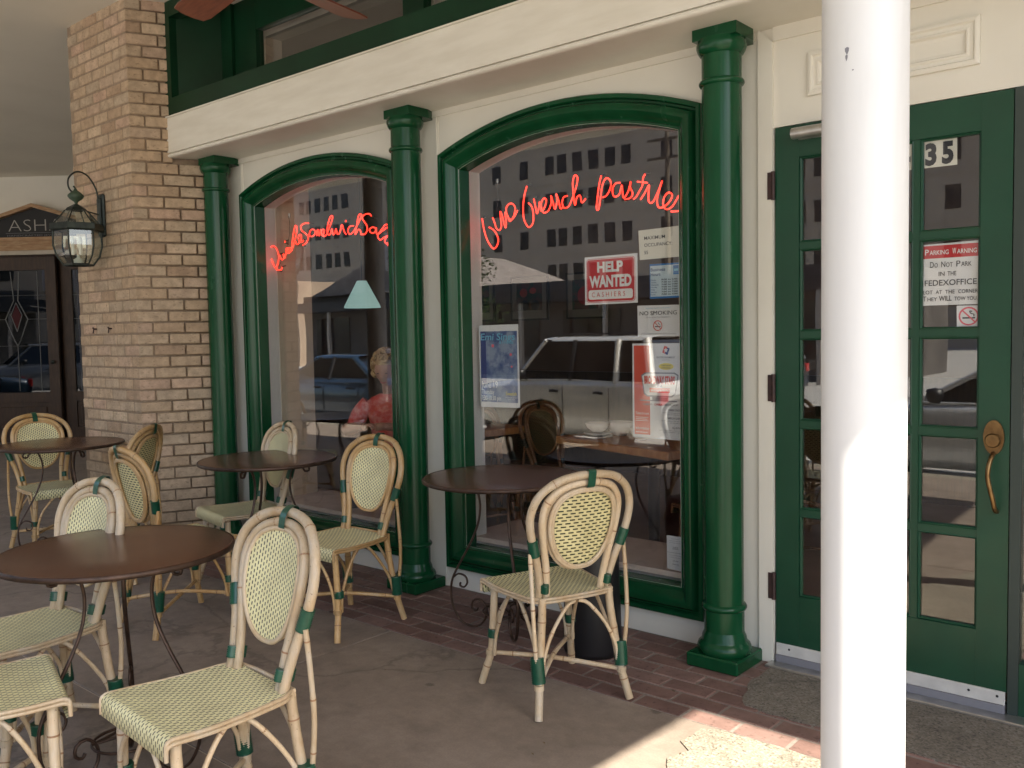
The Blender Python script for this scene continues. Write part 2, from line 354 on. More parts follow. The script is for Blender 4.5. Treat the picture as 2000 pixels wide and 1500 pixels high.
M['ink'] = ink('black_ink', (.02,.02,.025)); M['ink_grey'] = ink('grey_ink', (.22,.22,.25)); M['red'] = ink('red_ink', (.52,.018,.022))
M['orange_red'] = ink('poster_red', (.66,.085,.05)); M['marker'] = ink('marker_red', (.62,.10,.08)); M['blue'] = ink('card_blue', (.02,.16,.45))
M['navy'] = ink('navy_ink', (.015,.03,.17)); M['sky_ink'] = ink('pale_blue_ink', (.17,.48,.68)); M['yellow'] = ink('yellow_ink', (.75,.62,.08)); M['pink'] = ink('pink_red_ink', (.75,.12,.16))
M['white_ink'] = ink('white_ink', (.78,.78,.78)); M['poster_photo'] = surf('poster_photo_print', (.05,.09,.24), (.24,.30,.42), 14, .45, lo=.4, hi=.6)
M['card_paleblue'] = ink('pale_blue_card', (.50,.62,.70))

# ------------------------------------------------------------ lettering
def text_mesh(body, h, w=None, bold=0.0, shear=0.0, align='CENTER', depth=.0006, small_caps=False):
    cu = bpy.data.curves.new('lettering', 'FONT'); cu.body = body; cu.size = 1; cu.align_x = align; cu.align_y = 'BOTTOM_BASELINE'
    cu.offset = bold; cu.shear = shear; cu.resolution_u = 3; cu.extrude = 0
    o = bpy.data.objects.new('tmp', cu); COL.objects.link(o); dg = bpy.context.evaluated_depsgraph_get()
    me = bpy.data.meshes.new_from_object(o.evaluated_get(dg)); bpy.data.objects.remove(o)
    xs = [v.co.x for v in me.vertices]; k = h/.69
    kx = k if w is None else w/max(1e-6, max(xs)-min(xs))
    mid = (max(xs)+min(xs))/2
    for v in me.vertices:
        x = (v.co.x-mid)*kx if align == 'CENTER' else (v.co.x-min(xs))*kx
        v.co = (x, -depth, v.co.y*k)
    me.update(); return me
def letters(parent, items, Y, name='lettering'):
    """items: (text, x, z, cap height, width or None, material key, bold, align)"""
    groups = {}
    for it in items:
        t, x, z, h, w, mk = it[:6]; bold = it[6] if len(it) > 6 else 0; al = it[7] if len(it) > 7 else 'CENTER'; sh = it[8] if len(it) > 8 else 0
        groups.setdefault(mk, []).append((text_mesh(t, h, w, bold, sh, al), x, z, it[9] if len(it) > 9 else 0))
    for mk, L_ in groups.items():
        b = MB()
        for me, x, z, rot in L_:
            c, s_ = math.cos(rot), math.sin(rot)
            b.add([(x+v.co.x*c-v.co.z*s_, Y+v.co.y, z+v.co.z*c+v.co.x*s_) for v in me.vertices], [tuple(p.vertices) for p in me.polygons])
            bpy.data.meshes.remove(me)
        b.build(name, M[mk], parent)
def rrect(x0, x1, z0, z1, r=.01, n=4):
    o = []
    for cx, cz, a in ((x1-r,z0+r,-90),(x1-r,z1-r,0),(x0+r,z1-r,90),(x0+r,z0+r,180)):
        for k in range(n+1):
            t = math.radians(a+90*k/n); o.append((cx+r*math.cos(t), cz+r*math.sin(t)))
    return o
def flat(poly, Y, name, mat, parent, t=.0004):
    b = MB(); b.prism_y(poly, Y-t, Y); return b.build(name, mat, parent)
def rect(x0, x1, z0, z1): return [(x0,z0),(x1,z0),(x1,z1),(x0,z1)]
def disc_poly(x, z, r, n=28): return [(x+r*math.cos(2*math.pi*k/n), z+r*math.sin(2*math.pi*k/n)) for k in range(n)]
def ring_mb(x, z, r0, r1, Y, n=32):
    b = MB(); vs_ = []; fs = []
    for k in range(n):
        a = 2*math.pi*k/n
        vs_ += [(x+r0*math.cos(a),Y,z+r0*math.sin(a)),(x+r1*math.cos(a),Y,z+r1*math.sin(a))]
    for k in range(n):
        i=2*k; j=2*((k+1)%n); fs.append((i,i+1,j+1,j))
    b.add(vs_, fs); return b
# ============================================================ SETTING
S = 'structure'
b = MB(); b.box(-150, 150, -160, -5.25, -.62, -.42); tag(b.build('street_ground', M['asphalt']), 'sunlit parking lot pavement below the kerb', kind=S)
b = MB()
for y in (-8.4, -14.5): b.box(-40, 30, y-.05, y+.05, -.42, -.414)
for k in range(22): b.box(-36+2.9*k, -36+2.9*k+.1, -14.45, -9.9, -.42, -.415)
tag(b.build('painted_lot_lines', plain('lot_line_paint', (.7,.69,.64), .7)), 'white painted bay lines on the lot', kind=S)
# sidewalk slabs
sw = MB(); sw.box(-22, 6, -5.25, 5.5, -.6, -.006)
sidewalk = tag(sw.build('sidewalk', M['caulk']), 'stained concrete sidewalk under the porch', kind=S)
xs = [-22, -19, -16, -13, -10.5, -8.2, -6.45, -4.82, -3.23, -.02, 1.6, 3.2, 6]; ys = [-5.25, -4.55, -3.25, -1.973, -.722]
for i in range(len(xs)-1):
    for j in range(len(ys)-1):
        c = MB(); g = .004; c.cbox(xs[i]+g, xs[i+1]-g, ys[j]+g, ys[j+1]-g, -.05, 0, .003); c.build('concrete_slab', M['concrete'], sidewalk)
c = MB(); c.box(-22, -5.9, -.718, 5.5, -.05, 0); c.build('concrete_slab', M['concrete'], sidewalk)
k_ = MB(); k_.cbox(-40, 30, -5.55, -5.256, -.42, -.012, .02); tag(k_.build('kerb', M['patch']), 'raised concrete kerb edge of the sidewalk', kind=S)
# brick paving band along the shop front
pv = MB(); pv.box(-5.9, 3.0, -.718, .06, -.05, -.0035)
paving = tag(pv.build('brick_paving', M['paver_joint']), 'red brick paving band at the foot of the shop front', kind=S)
bm_ = {}
def paver_mesh(l):
    if l not in bm_:
        q = MB(); q.cbox(0, l, 0, .0925, -.03, 0, .004); o = q.build('brick', M['paver']); bm_[l] = o.data; bpy.data.objects.remove(o)
    return bm_[l]
n_p = 0
for r in range(7):
    y0 = -.717+.1024*r; off = (.0 if r % 2 else .1025)
    k = 0; x = -5.88-off + (-.012)
    while x < 1.0:
        l = .198; xa = x; cut = xa > -1.72 and r >= 3 and r < 7
        if cut and xa > -1.62+.05*math.sin(r*2.1): x += .2065; continue
        o = link('brick', paver_mesh(l), paving, (xa, y0+random.uniform(-.001,.001), random.uniform(-.0022,.0008)), (random.uniform(-.006,.006), random.uniform(-.004,.004), random.uniform(-.005,.005)))
        x += .2065; n_p += 1
def ragged(poly, amp, seed, step=.05):
    rr = random.Random(seed); out = []
    for i in range(len(poly)):
        a = Vector(poly[i]); d = Vector(poly[(i+1) % len(poly)])-a; n = max(1, int(d.length/step))
        for k in range(n):
            p = a+d*(k/n); out.append((p.x+rr.uniform(-amp,amp), p.y+rr.uniform(-amp,amp)))
    return out
b = MB(); b.prism(ragged([(-1.60,-.06),(-1.60,-.25),(-1.57,-.40),(-1.52,-.495),(1.0,-.512),(3,-.512),(3,-.06)], .010, 3), -.04, .0035)
tag(b.build('door_patch', M['threshold_patch']), 'rough grey cement patch in front of the door', kind=S)
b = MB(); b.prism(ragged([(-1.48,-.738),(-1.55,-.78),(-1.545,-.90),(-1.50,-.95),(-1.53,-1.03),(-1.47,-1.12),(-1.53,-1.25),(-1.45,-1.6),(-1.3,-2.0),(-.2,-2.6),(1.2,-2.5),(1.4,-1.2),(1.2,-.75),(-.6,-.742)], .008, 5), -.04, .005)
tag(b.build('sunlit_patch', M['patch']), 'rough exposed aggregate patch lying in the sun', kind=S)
# porch ceiling / roof (unseen outer corner shaped so its shadow bounds the sunlit ground)
b = MB(); b.prism([(-22,-5.05),(1.53,-5.05),(1.73,-1.47),(6,-1.47),(6,.02),(-5.8,.02),(-6.0,6),(-22,6)], 3.665, 4.0)
tag(b.build('porch_ceiling', M['ceiling']), 'flat cream plaster ceiling over the sidewalk', kind=S)
# ============================================================ SHOP FRONT WALL
wall = empty('shopfront_wall', (-3.6, 0, 0)); W0 = Vector((-3.6,0,0))
tag(wall, 'cream painted wall holding two arched green windows and the door', 'wall')
def onW(mb, name, mat, root=wall):
    o = mb.build(name, mat, root); o.location = -root.location; return o
def arch_outline(x0, x1, zb, zs, R, n=22, inset=0.0):
    """closed outline counter-clockwise from -Y; segmental arch of radius R springing at zs"""
    cx = (x0+x1)/2; hw = (x1-x0)/2; cz = zs-math.sqrt(R*R-hw*hw)
    hw2 = hw-inset; R2 = R-inset; a = math.asin(hw2/R2)
    pts = [(cx-hw2, zb+inset), (cx+hw2, zb+inset)]
    for k in range(n+1):
        t = a-2*a*k/n; pts.append((cx+R2*math.sin(t), cz+R2*math.cos(t)))
    return pts
WIN = [(-5.455,-3.855), (-3.538,-1.938)]; ZB, ZS, RO = .118, 2.388, 2.19
TOPZ = 2.66
b = MB()
def wall_quad(x0, x1, z0, z1):
    b.add([(x0,0,z0),(x1,0,z0),(x1,0,z1),(x0,0,z1)], [(0,1,2,3)]); b.add([(x0,.165,z0),(x1,.165,z0),(x1,.165,z1),(x0,.165,z1)], [(3,2,1,0)])
holes = [arch_outline(x0, x1, ZB, ZS, RO, inset=.128) for x0, x1 in WIN]
px = -5.75
for (x0, x1), h in zip(WIN, holes):
    hl, hr = h[0][0], h[1][0]; wall_quad(px, hl, 0, TOPZ); wall_quad(hl, hr, 0, h[0][1])
    arc = h[2:][::-1]
    for i in range(len(arc)-1):
        for y, fl in ((0,0),(.165,1)):
            q = [(arc[i][0],y,arc[i][1]),(arc[i+1][0],y,arc[i+1][1]),(arc[i+1][0],y,TOPZ),(arc[i][0],y,TOPZ)]
            b.add(q, [(0,1,2,3) if not fl else (3,2,1,0)])
    px = hr
wall_quad(px, -1.619, 0, TOPZ); wall_quad(-1.619, -.19, 2.236, TOPZ); wall_quad(-.19, 4.0, 0, TOPZ)
b.add([(-1.619,0,0),(-1.619,.165,0),(-1.619,.165,2.236),(-1.619,0,2.236)], [(0,1,2,3)])
b.add([(-1.619,0,2.236),(-1.619,.165,2.236),(-.19,.165,2.236),(-.19,0,2.236)], [(0,1,2,3)])
onW(b, 'wall_panel', M['cream'])
for h in holes:   # pale inner jamb lining of each opening
    j = MB(); n = len(h)
    j.add([(x,.079,z) for x,z in h]+[(x,.165,z) for x,z in h], [(i,(i+1)%n,(i+1)%n+n,i+n) for i in range(n)]); onW(j, 'window_jamb', M['white_jamb'])
m_ = MB(); m_.box(-5.60, -1.70, -.006, 0, 2.603, 2.637); m_.box(-5.60,-1.70,-.010,-.006,2.603,2.610); onW(m_, 'top_moulding', M['cream'])
for cxm in (-5.567, -3.674, -1.781):
    for s_ in (-1, 1):
        q = MB(); a = cxm+s_*.098; q.box(min(a,a+s_*.012), max(a,a+s_*.012), -.008, 0, 0, 2.602); q.box(a+s_*.012 if s_>0 else a-.022, a+.022 if s_>0 else a-.012, -.004, 0, 0, 2.602)
        onW(q, 'moulding_strip', M['cream'])
q = MB(); q.box(-1.683, -1.6195, -.013, 0, 0, 2.58); q.add([(-1.683,-.013,2.58),(-1.6195,-.013,2.58),(-1.6195,-.013,2.5805),(-1.683,-.013,2.645)], [(0,1,2,3)]); onW(q, 'door_casing', M['cream'])
q = MB(); q.box(-1.6175, 3.0, -.013, 0, 2.582, 2.64); onW(q, 'door_casing', M['cream'])
def sweep(outline, prof, closed=True):
    """sweep a profile [(inset, y)] round an outline with mitred corners"""
    P = [Vector(p) for p in outline]; n = len(P); vs_ = []
    for (d, y) in prof:
        for i in range(n):
            e1 = (P[i]-P[i-1]).normalized(); e2 = (P[(i+1)%n]-P[i]).normalized()
            n1 = Vector((-e1.y, e1.x)); n2 = Vector((-e2.y, e2.x)); m = n1+n2; m = m/(m.dot(n1)) if m.length > 1e-6 else n1
            p = P[i]+m*d; vs_.append((p.x, y, p.y))
    fs = []
    for j in range(len(prof)-1):
        for i in range(n):
            i2 = (i+1)%n; fs.append((j*n+i, j*n+i2, (j+1)*n+i2, (j+1)*n+i))
    return vs_, fs
# raised panel moulding over the door
q = MB(); q.add(*sweep(rect(-1.472,-.846,2.337,2.507), [(0,0),(0,-.014),(.010,-.018),(.016,-.018),(.022,-.008),(.034,-.008),(.038,-.013),(.044,-.013),(.050,-.002),(.060,0)]))
onW(q, 'door_panel_moulding', M['cream'])
# ---- fascia beam
beam = empty('fascia_beam', (-3, -.36, 2.637)); tag(beam, 'long cream fascia beam above the green columns', 'beam')
BX0, BX1 = -5.765, 4.0
def onB(mb, name, mat): return onW(mb, name, mat, beam)
b = MB(); b.prism([(BX0-.02,-.36),(BX1,-.36),(BX1,.0),(BX0+.155,.0)], 2.668, 2.900); onB(b, 'fascia_board', M['beam'])
b = MB(); b.prism([(BX0-.01,-.345),(BX1,-.345),(BX1,.0),(BX0+.15,.0)], 2.637, 2.6678); onB(b, 'soffit_board', M['beam'])
b = MB(); prof = [(-.345,2.637),(-.357,2.639),(-.364,2.645),(-.366,2.652),(-.363,2.659),(-.356,2.664),(-.345,2.6655)]
b.add([(BX0-.02,y,z) for y,z in prof]+[(BX1,y,z) for y,z in prof], [(i,i+1,i+8,i+7) for i in range(6)], smooth=True); onB(b, 'bead_moulding', M['beam'])
b = MB(); b.box(BX0-.01, BX1, -.372, -.2, 2.9005, 2.909); onB(b, 'cap_strip', M['beam'])
M['inner_lining'] = surf('dull_lining', (.20,.17,.14), (.25,.21,.17), 4, .7)
# ---- transom glazing above
tr = empty('transom_window', (-3, 0, 2.91)); tag(tr, 'dark green transom window band above the fascia beam', 'window')
def onT(mb, name, mat): return onW(mb, name, mat, tr)
b = MB(); b.box(BX0-.02, BX1, -.352, .02, 2.9095, 3.030); onT(b, 'bottom_rail', M['green_dark'])
b = MB(); b.prism([(-5.80,-.352),(-5.715,-.352),(-5.715,-.30),(-5.56,.02),(-5.62,.02)], 3.0305, 3.664); onT(b, 'side_stile', M['green_dark'])
b = MB(); b.box(-5.714, BX1, -.352, -.28, 3.56, 3.664); onT(b, 'top_rail', M['green_dark'])
b = MB(); b.box(-5.57, -5.30, -.02, .02, 3.0305, 3.664); onT(b, 'stile_panel', M['green_dark'])
b = MB(); b.box(-5.58, -5.46, -.045, -.021, 3.0305, 3.664); onT(b, 'stile_panel', M['green_dark'])
b = MB(); b.box(1.161, 4.0, -.03, .03, 3.0305, 3.664); onT(b, 'sun_stop_panel', M['green_dark'])  # out of view, added to keep sun and sky from leaking inside
for x0, x1 in ((-5.2995,-5.20),(-3.785,-3.62),(-2.2,-2.04),(-.6,-.44),(1.0,1.16)):
    b = MB(); b.box(x0, x1, -.03, .03, 3.0305, 3.664); onT(b, 'mullion', M['green_dark'])
for x0, x1 in ((-5.1995,-3.7855),(-3.6195,-2.2005),(-2.0395,-.6005),(-.4395,.9995)):
    b = MB(); b.box(x0, x1, -.028, .028, 3.44, 3.664); onT(b, 'top_rail', M['green_dark'])
    b = MB(); b.box(x0, x1, .0, .006, 3.031, 3.4395); onT(b, 'pane', M['glass'])
    b = MB(); b.box(x0+.001, x0+.02, .03, .16, 3.031, 3.4395); b.box(x0+.02, x1, .03, .16, 3.40, 3.4395); onT(b, 'inner_lining', M['inner_lining'])
# ---- arched windows
WL = ['large arched shop window in green frame, beside the brick pillar', 'large arched shop window in green frame, covered with paper signs']
prof = [(0,.0),(0,-.032),(.004,-.036),(.020,-.036),(.024,-.030),(.026,-.014),(.034,-.014),(.038,-.030),(.046,-.044),(.060,-.052),(.076,-.052),(.088,-.044),(.098,-.030),(.108,-.016),(.114,-.012),(.116,-.006),(.124,-.004),(.130,.004),(.130,.0785)]
for k, (x0, x1) in enumerate(WIN):
    w = empty('arched_window', ((x0+x1)/2, 0, ZB)); tag(w, WL[k], 'window', 'arched shop windows')
    b = MB(); v, f = sweep(arch_outline(x0, x1, ZB, ZS, RO), prof); b.add(v, f, 0, False); o = onW(b, 'frame', M['green'], w)
    # flat arch segments still shade smoothly along the moulding
    for p in o.data.polygons: p.use_smooth = True
    try: o.data.set_sharp_from_angle(angle=math.radians(32))
    except Exception: pass
    b = MB(); b.prism_y(arch_outline(x0, x1, ZB, ZS, RO, inset=.128), .0715, .0775); onW(b, 'pane', M['glass'], w)
    hl, hr = holes[k][0][0], holes[k][1][0]
    b = MB(); b.box(hl-.1, hr+.1, .1655, .56, .20, .286); b.box(hl+.001, hr-.001, .080, .166, .2602, .286); onW(b, 'display_ledge', M['ledge'], w)
    b = MB(); b.box(hl-.035, hl+.004, .1655, .449, .287, 2.7); o = onW(b, 'side_reveal', M['inner_beige'], w)
    if k == 1: bpy.data.objects.remove(o)
# ---- columns
CL = ['green cast iron column against the brick pillar', 'green cast iron column between the two arched windows', 'green cast iron column beside the door']
def column(cx, label):
    cy_ = -.138; c = empty('column', (cx, cy_, 0)); tag(c, label, 'column', 'green columns of the shop front')
    b = MB(); b.cbox(-.118, .118, -.118, .118, 0, .058, .006); b.build('plinth', M['green'], c)
    b = MB(); b.lathe([(.108,.0585),(.112,.066),(.113,.080),(.108,.094),(.098,.104),(.094,.110),(.092,.125),(.086,.138),(.083,.150)], 40); b.build('base_moulding', M['green'], c)
    b = MB(); b.lathe([(.0835,.12),(.0835,.235),(.0815,.26),(.0815,1.3),(.0805,2.40),(.0805,2.56)], 40); b.build('shaft', M['green'], c)
    b = MB(); b.lathe([(.080,.235),(.090,.240),(.0945,.248),(.0945,.254),(.090,.262),(.080,.266)], 40); b.build('ring', M['green'], c)
    b = MB(); b.lathe([(.079,2.405),(.088,2.408),(.092,2.415),(.092,2.421),(.088,2.428),(.079,2.431)], 40); b.build('ring', M['green'], c)
    b = MB(); b.lathe([(.081,2.528),(.088,2.532),(.096,2.545),(.101,2.560),(.101,2.574),(.094,2.586),(.094,2.592)], 40); b.build('capital', M['green'], c)
    b = MB(); ab = [(-.098,-.066),(-.072,-.066),(.098,-.066),(.098,.085),(.074,.137),(-.074,.137),(-.098,.085)]
    b.prism(ab, 2.5905, 2.6365); b.build('abacus', M['green'], c)
for x, l in zip((-5.567,-3.674,-1.781), CL): column(x, l)
# ---- brick pillar
pil = empty('brick_pillar', (-6.3, -.577, 0)); tag(pil, 'tan brick pillar with splayed side beside the shop front', 'pillar')
A = Vector((-6.73,-.577)); Bc = Vector((-5.872,-.577)); sd = Vector((.4305,.9026)); E_ = Bc+sd*.66
b = MB(); ins = .0045; b.prism([(A.x,A.y+ins),(Bc.x-ins*.7,Bc.y+ins),(E_.x-ins,E_.y+.2),(A.x,E_.y+.2)], 0, 3.664)
b.build('mortar_core', M['mortar'], pil).location = (6.3,.577,0)
def brick_mesh(l, seed):
    q = MB(); rr = random.Random(seed); q.cbox(0, l, 0, .05, 0, .0648, .0045); q.v = [(x+rr.uniform(-.0012,.0012), y+rr.uniform(-.0012,.0012), z+rr.uniform(-.001,.001)) for x,y,z in q.v]
    o = q.build('brick', M['brick']); me = o.data; bpy.data.objects.remove(o); return me
BMS = {l: [brick_mesh(l, s*7+int(l*1000)) for s in range(4)] for l in (.193, .093, .055, .145)}
rest = MB(); nb = 0; PITCH = .0766
def put_brick(l, org, d, dist, z, ang, stuff, sx=1.0):
    global nb
    p = org+d*dist; nrm = Vector((-d.y, d.x)); p = p+nrm*random.uniform(-.0015,.002)
    if stuff:
        q = MB(); q.box(0, l*sx, 0, .05, 0, .0648)
        c, s_ = math.cos(ang), math.sin(ang)
        rest.add([(p.x+x*c-y*s_, p.y+x*s_+y*c, z+zz) for x,y,zz in q.v], q.f); return
    o = link('brick', random.choice(BMS[l]), pil, (p.x+6.3, p.y+.577, z+random.uniform(-.001,.001)), (0,0,ang+random.uniform(-.004,.004))); o.scale = (sx,1,1); nb += 1
angS = math.atan2(sd.y, sd.x)
for r in range(48):
    z = .004+PITCH*r; stuff = r < 7
    if z > 3.64: break
    # front face, running from the corner to the left
    d = Vector((1,0)); x = Bc.x
    seq = ([.193]*4) if r % 2 else ([.093]+[.193]*3+[.145])
    for l in seq:
        x -= l
        if x < A.x-.012: break
        put_brick(l, Vector((x, A.y)), d, 0, z, 0, stuff); x -= .0105
    gap = x-A.x
    if gap > .05: put_brick(.055, Vector((A.x-.001, A.y)), d, 0, z, 0, True)
    s = .0005 if r % 2 else .0005; seq = ([.093]+[.193]*3) if r % 2 else ([.193]*3)
    for i, l in enumerate(seq):
        lim = .600 if z < 2.57 else .262
        sc_ = 1.0
        if s+l > lim: sc_ = (lim-s)/l
        if sc_ < .2: break
        put_brick(l, Bc, sd, s, z, angS, stuff, sc_); s += l+.0105
        if sc_ < 1: break
o = rest.build('brick_courses', M['brick'], pil); o.location = (6.3,.577,0); o['kind'] = 'stuff'
# ============================================================ DOOR
dr = empty('glazed_door', (-1.176, .02, 0)); tag(dr, 'green door with fifteen glass panes and brass handle', 'door')
def onD(mb, name, mat, par=dr, off=None):
    o = mb.build(name, mat, par); o.location = -dr.location; return o
DX0, DX1, DZ0, DZ1 = -1.612, -.738, .088, 2.232
gx = [-1.512, -1.304, -1.281, -1.071, -1.048, -.840]; gz = [.300, .642, .667, 1.008, 1.034, 1.374, 1.400, 1.735, 1.761, 2.105]
b = MB(); b.box(DX0, gx[0], 0, .045, DZ0, DZ1); onD(b, 'stile', M['green_door'])
b = MB(); b.box(gx[5], DX1, 0, .045, DZ0, DZ1); onD(b, 'stile', M['green_door'])
b = MB(); b.box(gx[0]+.0003, gx[5]-.0003, .0005, .0445, DZ0, gz[0]); onD(b, 'bottom_rail', M['green_door'])
b = MB(); b.box(gx[0]+.0003, gx[5]-.0003, .0005, .0445, gz[9], DZ1); onD(b, 'top_rail', M['green_door'])
for i in (1, 3):
    b = MB(); b.box(gx[i], gx[i+1], .004, .040, gz[0]+.0003, gz[9]-.0003); onD(b, 'muntin', M['green_door'])
for j in (1, 3, 5, 7):
    for i in (0, 2, 4):
        b = MB(); b.box(gx[i]+.0003, gx[i+1]-.0003, .005, .039, gz[j], gz[j+1]); onD(b, 'muntin', M['green_door'])
for j in range(5):
    for i in range(3):
        x0, x1, z0, z1 = gx[2*i], gx[2*i+1], gz[2*j], gz[2*j+1]
        b = MB(); b.add(*sweep(rect(x0,x1,z0,z1), [(0,.006),(.004,.004),(.009,.010),(.010,.020)])); onD(b, 'glazing_bead', M['green_door'])
        b = MB(); b.box(x0+.0005, x1-.0005, .020, .024, z0+.0005, z1-.0005)
        o = b.build('pane', M['door_glass'], dr); o.location = -dr.location; o.rotation_euler = (0,0,0)
b = MB(); b.cbox(DX0+.004, DX1-.003, -.010, .001, .042, .090, .002); onD(b, 'kick_strip', M['kick'])
b = MB()
for x in (-1.55, -1.2, -.86, -.765): b.lathe([(.0045,0),(.0045,.002),(0,.0025)], 8, c=(0,0,0))
scr = MB()
for x in (-1.55,-1.2,-.86,-.765):
    scr.add([(x+.005*math.cos(a),-.0115,.072+.005*math.sin(a)) for a in [i*math.pi/4 for i in range(8)]], [tuple(range(8))])
ks = onD(scr, 'screw', M['ink'])
b = MB(); b.box(DX0+.004, DX1-.003, -.014, .03, .012, .0415); onD(b, 'weather_sweep', plain('grey_sweep', (.22,.22,.25), .5))
for z in (2.0, 1.167, .332):
    b = MB(); b.tube([(-1.617,-.012,z-.058),(-1.617,-.012,z+.058)], .0085, 10); b.box(-1.640,-1.612,-.0165,-.0135,z-.055,z+.055); onD(b, 'hinge', M['rust_hinge'])
b = MB(); b.tube([(-1.525,-.035,2.192),(-1.27,-.035,2.192)], .023, 14); b.box(-1.51,-1.30,-.012,.001,2.17,2.215); o = onD(b, 'door_closer', M['steel'])
b = MB(); b.tube([(-1.36,-.035,2.215),(-1.36,-.035,2.235)], .008, 8); b.tube([(-1.36,-.035,2.228),(-1.12,-.16,2.235),(-1.10,-.02,2.245)], .006, 6); onD(b, 'closer_arm', M['steel'])
# handle set
hb = MB(); ov = [( -.787+.034*math.cos(t), 1.012+.062*math.sin(t)) for t in [2*math.pi*k/28 for k in range(28)]]
hb.prism_y(ov, -.012, .001); hd = onD(hb, 'handle', M['brass'])
q = MB(); q.add(*[[(-.787+r*math.cos(a), y, 1.002+r*math.sin(a)) for r, y in ((.025,-.012),(.026,-.026),(.022,-.033),(.0005,-.034)) for a in [2*math.pi*k/20 for k in range(20)]], [(j*20+k, j*20+(k+1)%20, (j+1)*20+(k+1)%20, (j+1)*20+k) for j in range(3) for k in range(20)]])
q.build('lock_cylinder', M['brass'], hd)
q = MB(); q.tube(smooth_path([(-.787,-.004,.955),(-.787,-.035,.945),(-.792,-.055,.915),(-.794,-.060,.875),(-.786,-.058,.83),(-.778,-.05,.79),(-.775,-.035,.755),(-.775,-.004,.745)], .012), [.008,.009,.009]+[.0085]*2+[.009]*6+[.008]*99 if 0 else .0085, 10); q.build('grip', M['brass'], hd)
b = MB(); b.cbox(-1.63, -.19, -.075, .12, -.01, .0115, .003); tag(b.build('door_threshold', M['steel']), 'worn aluminium threshold strip under the door', 'threshold')
# frame strip and sidelight right of the door
sl = empty('sidelight_window', (-.45, .03, 0)); tag(sl, 'narrow dark sidelight window right of the door', 'window')
def onS(mb, n, m): o = mb.build(n, m, sl); o.location = -sl.location; return o
b = MB(); b.box(-.734, -.700, -.004, .08, .012, 2.235); onS(b, 'jamb', plain('dark_green_grey', (.03,.045,.04), .5))
b = MB(); b.box(-.23, -.191, -.004, .08, .012, 2.235); onS(b, 'jamb', M['green_door'])
b = MB(); b.box(-.6995, -.2305, .0, .07, .012, .20); onS(b, 'bottom_rail', M['green_door'])
b = MB(); b.box(-.6995, -.2305, .02, .026, .2005, 2.235); onS(b, 'pane', M['door_glass'])
# ============================================================ WHITE POST
wp = empty('porch_post', (-.597, -1.864, 0)); tag(wp, 'round white painted porch post standing half in the sun', 'post')
b = MB(); b.lathe([(.0755,0),(.0752,1.5),(.0750,3.664)], 48); b.build('shaft', M['white_post'], wp)
for (a, z, sx, sz) in ((-.42,1.905,.0035,.007),(-.43,1.893,.002,.006),(-.28,1.87,.0015,.0015),(-1.75,.62,.03,.0012),(-1.9,.615,.012,.001)):
    a0 = math.radians(-90)+a+.35; c = Vector((math.cos(a0), math.sin(a0), 0))*.0757; t = Vector((-math.sin(a0), math.cos(a0), 0))
    b = MB(); b.add([c+t*sx*math.cos(u)+Vector((0,0,z+sz*math.sin(u)))+t*sx*.4*math.sin(2*u) for u in [i*math.pi/4 for i in range(8)]], [tuple(range(8))]); b.build("paint_chip", M["ink_grey"], wp)

# outer piers of the porch, seen only as reflections
for i, x in enumerate((-9.25, -15.2, 3.6)):
    p = empty('porch_pier', (x, -4.3, -.004)); tag(p, ['grey round pier of the outer porch row, mirrored in the first window','grey round pier of the outer porch row, far along the walk','grey round pier of the outer porch row, past the post'][i], 'pier', 'outer porch piers')
    b = MB(); b.lathe([(.13,.12),(.13,3.668)], 36); b.build('shaft', surf('grey_pier_paint', (.16,.15,.14), (.20,.19,.18), 3, .6), p)
    b = MB(); b.cbox(-.18,.18,-.18,.18,0,.12,.01); b.build('foot', M['patch'], p)
# ============================================================ INTERIOR SHELL
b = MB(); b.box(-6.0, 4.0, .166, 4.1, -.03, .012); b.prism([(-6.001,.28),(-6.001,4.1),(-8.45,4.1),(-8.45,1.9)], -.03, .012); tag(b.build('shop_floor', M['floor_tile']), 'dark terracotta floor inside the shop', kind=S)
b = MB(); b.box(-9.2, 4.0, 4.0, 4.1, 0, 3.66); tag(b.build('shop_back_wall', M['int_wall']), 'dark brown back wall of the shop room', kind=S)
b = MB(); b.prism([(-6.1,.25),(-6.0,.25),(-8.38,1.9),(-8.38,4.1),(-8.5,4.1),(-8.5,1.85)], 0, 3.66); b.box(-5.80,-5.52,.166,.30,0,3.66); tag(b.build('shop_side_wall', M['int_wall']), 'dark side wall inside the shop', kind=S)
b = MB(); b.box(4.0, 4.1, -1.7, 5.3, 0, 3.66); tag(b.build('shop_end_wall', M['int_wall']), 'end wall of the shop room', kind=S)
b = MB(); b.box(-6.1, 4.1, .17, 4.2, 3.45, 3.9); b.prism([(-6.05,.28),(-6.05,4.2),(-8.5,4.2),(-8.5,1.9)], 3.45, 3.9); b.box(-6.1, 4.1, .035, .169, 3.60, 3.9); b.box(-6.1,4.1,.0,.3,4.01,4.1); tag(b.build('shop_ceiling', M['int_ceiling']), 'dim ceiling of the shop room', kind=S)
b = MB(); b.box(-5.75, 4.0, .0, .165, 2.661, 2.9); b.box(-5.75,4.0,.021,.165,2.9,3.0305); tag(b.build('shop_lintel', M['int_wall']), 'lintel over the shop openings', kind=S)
# ============================================================ NEIGHBOUR SHOP (far left)
nd0 = Vector((-13.451, 1.417, 0)); nx = Vector((.794,.608,0)).normalized(); nang = math.atan2(nx.y, nx.x)
nb_ = empty('neighbour_shopfront', nd0, nang); tag(nb_, 'cream neighbouring shop wall at the end of the porch', 'wall')
